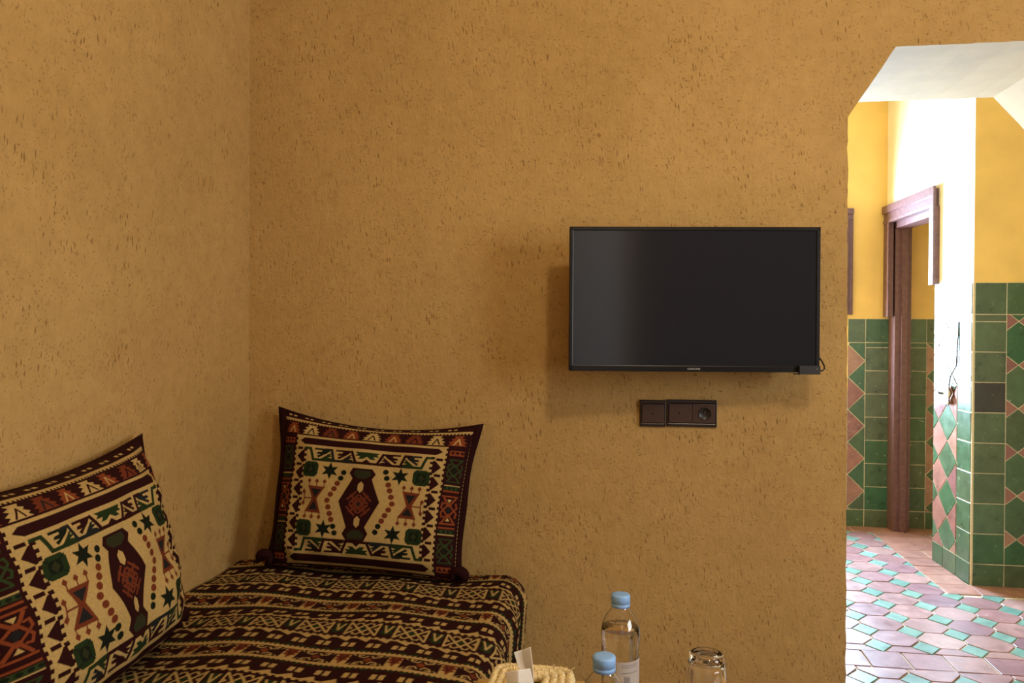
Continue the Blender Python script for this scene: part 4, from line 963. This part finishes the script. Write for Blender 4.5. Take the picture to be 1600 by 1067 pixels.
BOT = [(0.0, 0.0005), (0.026, 0.0005), (0.0305, 0.004), (0.0325, 0.012), (0.0325, 0.030), (0.0310, 0.036), (0.0325, 0.042), (0.0325, 0.052), (0.0308, 0.058), (0.0322, 0.065), (0.0316, 0.070), (0.0316, 0.118), (0.0308, 0.122), (0.0320, 0.127), (0.0310, 0.132), (0.0326, 0.139), (0.0334, 0.149), (0.0333, 0.158), (0.0318, 0.168), (0.0290, 0.176), (0.0256, 0.183), (0.0205, 0.190), (0.0155, 0.1962), (0.0134, 0.1990), (0.0130, 0.204), (0.0128, 0.212)]
def make_bottle(label, px_axis, lvl, rotz):
    z = TZ
    b_ = thing('water_bottle', label, 'bottle', px_axis, rotz, 'water bottles on the low table')
    def twist(r, zz, a):
        if 0.134 < zz < 0.194: return r*(1 + 0.028*math.sin(5*a + (zz-0.134)*70)*math.sin(math.pi*(zz-0.134)/0.06))
        return r
    q = MB(); q.lathe(BOT, 56, twist); wall = 0.0006
    inner = [(0.0, 0.0015)] + [(max(r-wall, 0.0), max(zz, 0.0015)) for r, zz in BOT[1:]]
    q.lathe(inner[::-1], 56, twist); q.build('bottle_body', M['glass'], b_)
    wp_ = [(0.0, 0.0021)] + [(r-wall-0.00035, max(zz, 0.0021)) for r, zz in BOT[1:] if zz < lvl-0.001]
    rl = np.interp(lvl, [p[1] for p in BOT], [p[0] for p in BOT]) - wall - 0.00035
    wp_ += [(rl, lvl), (0.0, lvl)]
    q = MB(); q.lathe(wp_, 56, twist); q.build('water', M['water'], b_)
    q = MB(); q.lathe([(0.0129, 0.2000), (0.0158, 0.2002), (0.0160, 0.2055), (0.0152, 0.2062)], 48); q.build('tamper_ring', M['cap'], b_)
    q = MB(); q.lathe([(0.0150, 0.2066), (0.0161, 0.2070), (0.0160, 0.2180), (0.0150, 0.2203), (0.0110, 0.2212), (0.0, 0.2210)], 96, lambda r, zz, a: r + (0.00025*math.sin(48*a) if 0.2068 < zz < 0.2185 else 0)); q.build('cap', M['cap'], b_)
    # film label on part of the body
    mb = MB(); na_ = 24; V = []; F = []
    a0_, a1_ = -1.75, 0.2
    for k in range(na_+1):
        a = a0_ + (a1_-a0_)*k/na_
        V += [(0.0322*math.cos(a), 0.0322*math.sin(a), 0.073), (0.0322*math.cos(a), 0.0322*math.sin(a), 0.117)]
    for k in range(na_): F.append((2*k, 2*k+2, 2*k+3, 2*k+1))
    mb.add(V, F, 0, True); lab = mb.build('label_film', M['label'], b_)
    mb = MB()
    for k in range(11):
        a = -1.36 + k*0.030; da = 0.009 if k % 3 else 0.017
        r = 0.03235
        mb.add([(r*math.cos(a), r*math.sin(a), 0.080), (r*math.cos(a+da), r*math.sin(a+da), 0.080), (r*math.cos(a+da), r*math.sin(a+da), 0.092 if k % 4 else 0.094), (r*math.cos(a), r*math.sin(a), 0.092 if k % 4 else 0.094)], [(0, 1, 2, 3)])
    mb.build('bar_code', M['labelprint'], lab)
    mb = MB()
    for zz in (0.111, 0.1075, 0.098): 
        for k in range(10):
            a = -1.5 + k*0.1; r = 0.03235
            mb.add([(r*math.cos(a), r*math.sin(a), zz), (r*math.cos(a+0.07), r*math.sin(a+0.07), zz), (r*math.cos(a+0.07), r*math.sin(a+0.07), zz+0.0011), (r*math.cos(a), r*math.sin(a), zz+0.0011)], [(0, 1, 2, 3)])
    mb.build('label_print_lines', M['labelprint'], lab)
    mb = MB()                                   # pale print up the side of the shoulder
    for k in range(9):
        zz = 0.128 + k*0.0042; a = -2.62 + 0.03*math.sin(k*2.1); r = np.interp(zz, [p[1] for p in BOT], [p[0] for p in BOT]) + 0.0011
        mb.add([(r*math.cos(a), r*math.sin(a), zz), (r*math.cos(a+0.2), r*math.sin(a+0.2), zz+0.0006*(k % 3)), (r*math.cos(a+0.2), r*math.sin(a+0.2), zz+0.0028), (r*math.cos(a), r*math.sin(a), zz+0.0024)], [(0, 1, 2, 3)])
    mb.build('side_print', M['sideprint'], b_)
    return b_
capz = TZ + 0.221
pB = at_z(969.8, 927.5, capz); pF = at_z(944, 1023.5, capz)
make_bottle('water bottle with pale blue cap and label standing back near the glass', (pB.x, pB.y, TZ), 0.165, 0.0)
make_bottle('water bottle with pale blue cap in front, only its shoulders in the photo', (pF.x, pF.y, TZ), 0.165, 2.4)

# upturned fluted tumbler
GH = 0.092
pG = at_z(1104, 1020, TZ+GH)
gl = thing('drinking_glass', 'clear fluted drinking glass turned upside down on the low table', 'glass', (pG.x, pG.y, TZ))
def flute(r, zz, a):
    k = 1.0 if zz < GH-0.024 else max(0.0, 1-(zz-(GH-0.024))/0.008)
    return r*(1 + 0.022*k*(abs(math.cos(6*a))*2-1) + (0.006*math.sin(24*a) if GH-0.020 < zz < GH-0.006 else 0))
prof_o = [(0.0352, 0.0008), (0.0362, 0.0004), (0.0366, 0.002), (0.0364, 0.015), (0.0356, 0.035), (0.0345, 0.055), (0.0333, GH-0.026), (0.0322, GH-0.018), (0.0310, GH-0.008), (0.0296, GH-0.002), (0.0270, GH), (0.0225, GH-0.0005), (0.0195, GH-0.003), (0.0120, GH-0.0022), (0.0, GH-0.001)]
prof_i = [(0.0, GH-0.013), (0.020, GH-0.014), (0.0265, GH-0.018), (0.0288, GH-0.026), (0.0305, 0.045), (0.0325, 0.020), (0.0342, 0.002), (0.0352, 0.0008)]
q = MB(); q.lathe(prof_o, 96, flute); q.lathe(prof_i, 96); o = q.build('glass_body', M['tumbler'], gl)

# woven tissue box
BHt = 0.090
bk = [at_z(782, 1032, TZ+BHt), at_z(892, 1038, TZ+BHt)]
bwid = 0.140; blen = 0.235
ba = math.radians(-1.0)
bc = (bk[0]+bk[1])/2 + Vector((math.sin(ba), -math.cos(ba), 0))*(blen/2)
tb = thing('tissue_box', 'woven pale straw tissue box on the low table', 'box', (bc.x, bc.y, TZ), ba)
def rr_loop(w, l, r, z, n=7, seed=0):
    pts = []
    for cx_, cy_, a0_ in ((w/2-r, l/2-r, 0), (-w/2+r, l/2-r, 90), (-w/2+r, -l/2+r, 180), (w/2-r, -l/2+r, 270)):
        for k in range(n+1):
            a = math.radians(a0_ + 90*k/n); pts.append((cx_ + r*math.cos(a), cy_ + r*math.sin(a), z))
    out = []
    for i in range(len(pts)):
        p, q_ = Vector(pts[i]), Vector(pts[(i+1) % len(pts)]); L = (q_-p).length; k = max(1, int(L/0.006))
        for j in range(k): out.append(p.lerp(q_, j/k))
    return [(p.x + 0.0007*noise.noise(p*60 + Vector((seed, 0, 0))), p.y + 0.0007*noise.noise(p*60 + Vector((0, seed, 5))), p.z + 0.001*noise.noise(p*50 + Vector((0, 3, seed)))) for p in out]
cr_ = 0.0068
nside = 6
for k in range(nside):
    q = MB(); q.tube(rr_loop(bwid-2*cr_+0.004, blen-2*cr_+0.004, 0.024, 0.0075 + k*0.0136, seed=k), cr_*1.06, 8, True); q.build('coil', M['straw'], tb)
for k in range(4):
    d = k*0.0128
    q = MB(); q.tube(rr_loop(bwid-2*cr_-2*d, blen-2*cr_-2*d, max(0.022-d*0.5, 0.006), BHt-cr_-0.001 + 0.0008*k, seed=k+9), cr_, 8, True); q.build('lid_coil', M['straw'], tb)
# stitches round the coils
q = MB(); rs = random.Random(3)
for k in range(4):
    d = k*0.0128; lp = rr_loop(bwid-2*cr_-2*d, blen-2*cr_-2*d, max(0.022-d*0.5, 0.006), BHt-cr_-0.001+0.0008*k, seed=k+9)
    for i in range(0, len(lp), 2):
        p = Vector(lp[i]); t_ = (Vector(lp[(i+1) % len(lp)]) - p).normalized(); w_ = Vector((0, 0, 1)).cross(t_)
        pts = [p + w_*(cr_*1.05*math.cos(a)) + Vector((0, 0, 1))*(cr_*1.05*math.sin(a)) + t_*0.0022*(a/math.pi) for a in np.linspace(0.15, math.pi-0.15, 6)]
        q.tube(pts, 0.0009, 4)
st = q.build('stitching', M['straw'], tb); st['kind'] = 'stuff'
q = MB(); q.box(-bwid/2+0.01, bwid/2-0.01, -blen/2+0.01, blen/2-0.01, 0.003, BHt-0.016); q.build('inner_carton', M['strawdark'], tb)
q = MB()
for k in range(9):
    a = rs.uniform(0, 6.28); lp = rr_loop(bwid-2*cr_, blen-2*cr_, 0.022, BHt-cr_, seed=9); p = Vector(lp[rs.randrange(len(lp))])
    q.tube([p + Vector((0, 0, cr_*0.9)), p + Vector((0.003*math.cos(a), 0.003*math.sin(a), cr_+0.003)), p + Vector((0.008*math.cos(a), 0.008*math.sin(a), cr_+rs.uniform(0.002, 0.006)))], 0.0006, 4)
q.build('loose_straws', M['straw'], tb)['kind'] = 'stuff'

# tissue standing out of the box: two folded leaves
def sheet(name, rows, parent):
    nu, nv = len(rows), len(rows[0]); A = np.array([[tuple(p) for p in r] for r in rows], float)
    def up(A, ax, n):
        k = A.shape[ax]; x = np.linspace(0, k-1, n); i = np.clip(x.astype(int), 0, k-2); f = x-i; f = f*f*(3-2*f)*0.35 + f*0.65
        sh_ = [1, 1, 1]; sh_[ax] = n; f = f.reshape(sh_); return np.take(A, i, ax)*(1-f) + np.take(A, i+1, ax)*f
    P = up(up(A, 0, 28), 1, 22)
    for i in range(28):
        for j in range(22):
            w = noise.noise(Vector(P[i, j])*40); P[i, j] += np.array((0.4, -0.9, 0.1))*0.0018*w
    o = grid_mesh(name, P - np.array(parent.location), M['tissue']); o.parent = parent; md = o.modifiers.new('thick', 'SOLIDIFY'); md.thickness = 0.0008; return o
yc = bc.y + 0.005
ts = thing('paper_tissue', 'white folded paper tissue sticking up out of the straw box', 'tissue', (bc.x, yc, TZ+BHt))
g = lambda px, py, dy=0.0: at_y(px, py, yc+dy)
sheet('back_leaf', [[g(803, 1019, 0.012), g(809, 1040, 0.010), g(822, 1066, 0.008), g(824, 1092, 0.004)],
                    [g(815, 1015, 0.016), g(818, 1036, 0.014), g(826, 1064, 0.010), g(828, 1094, 0.004)],
                    [g(829, 1010, 0.010), g(832, 1034, 0.004), g(834, 1062, 0.004), g(834, 1096, 0.004)]], ts)
sheet('front_leaf', [[g(789, 1050, -0.004), g(793, 1066, -0.006), g(797, 1082, -0.006), g(803, 1096, -0.003)],
                     [g(810, 1047, -0.012), g(810, 1066, -0.014), g(812, 1082, -0.012), g(813, 1097, -0.005)],
                     [g(828, 1044, -0.002), g(832, 1060, -0.004), g(835, 1080, -0.004), g(833, 1098, 0.0)]], ts)
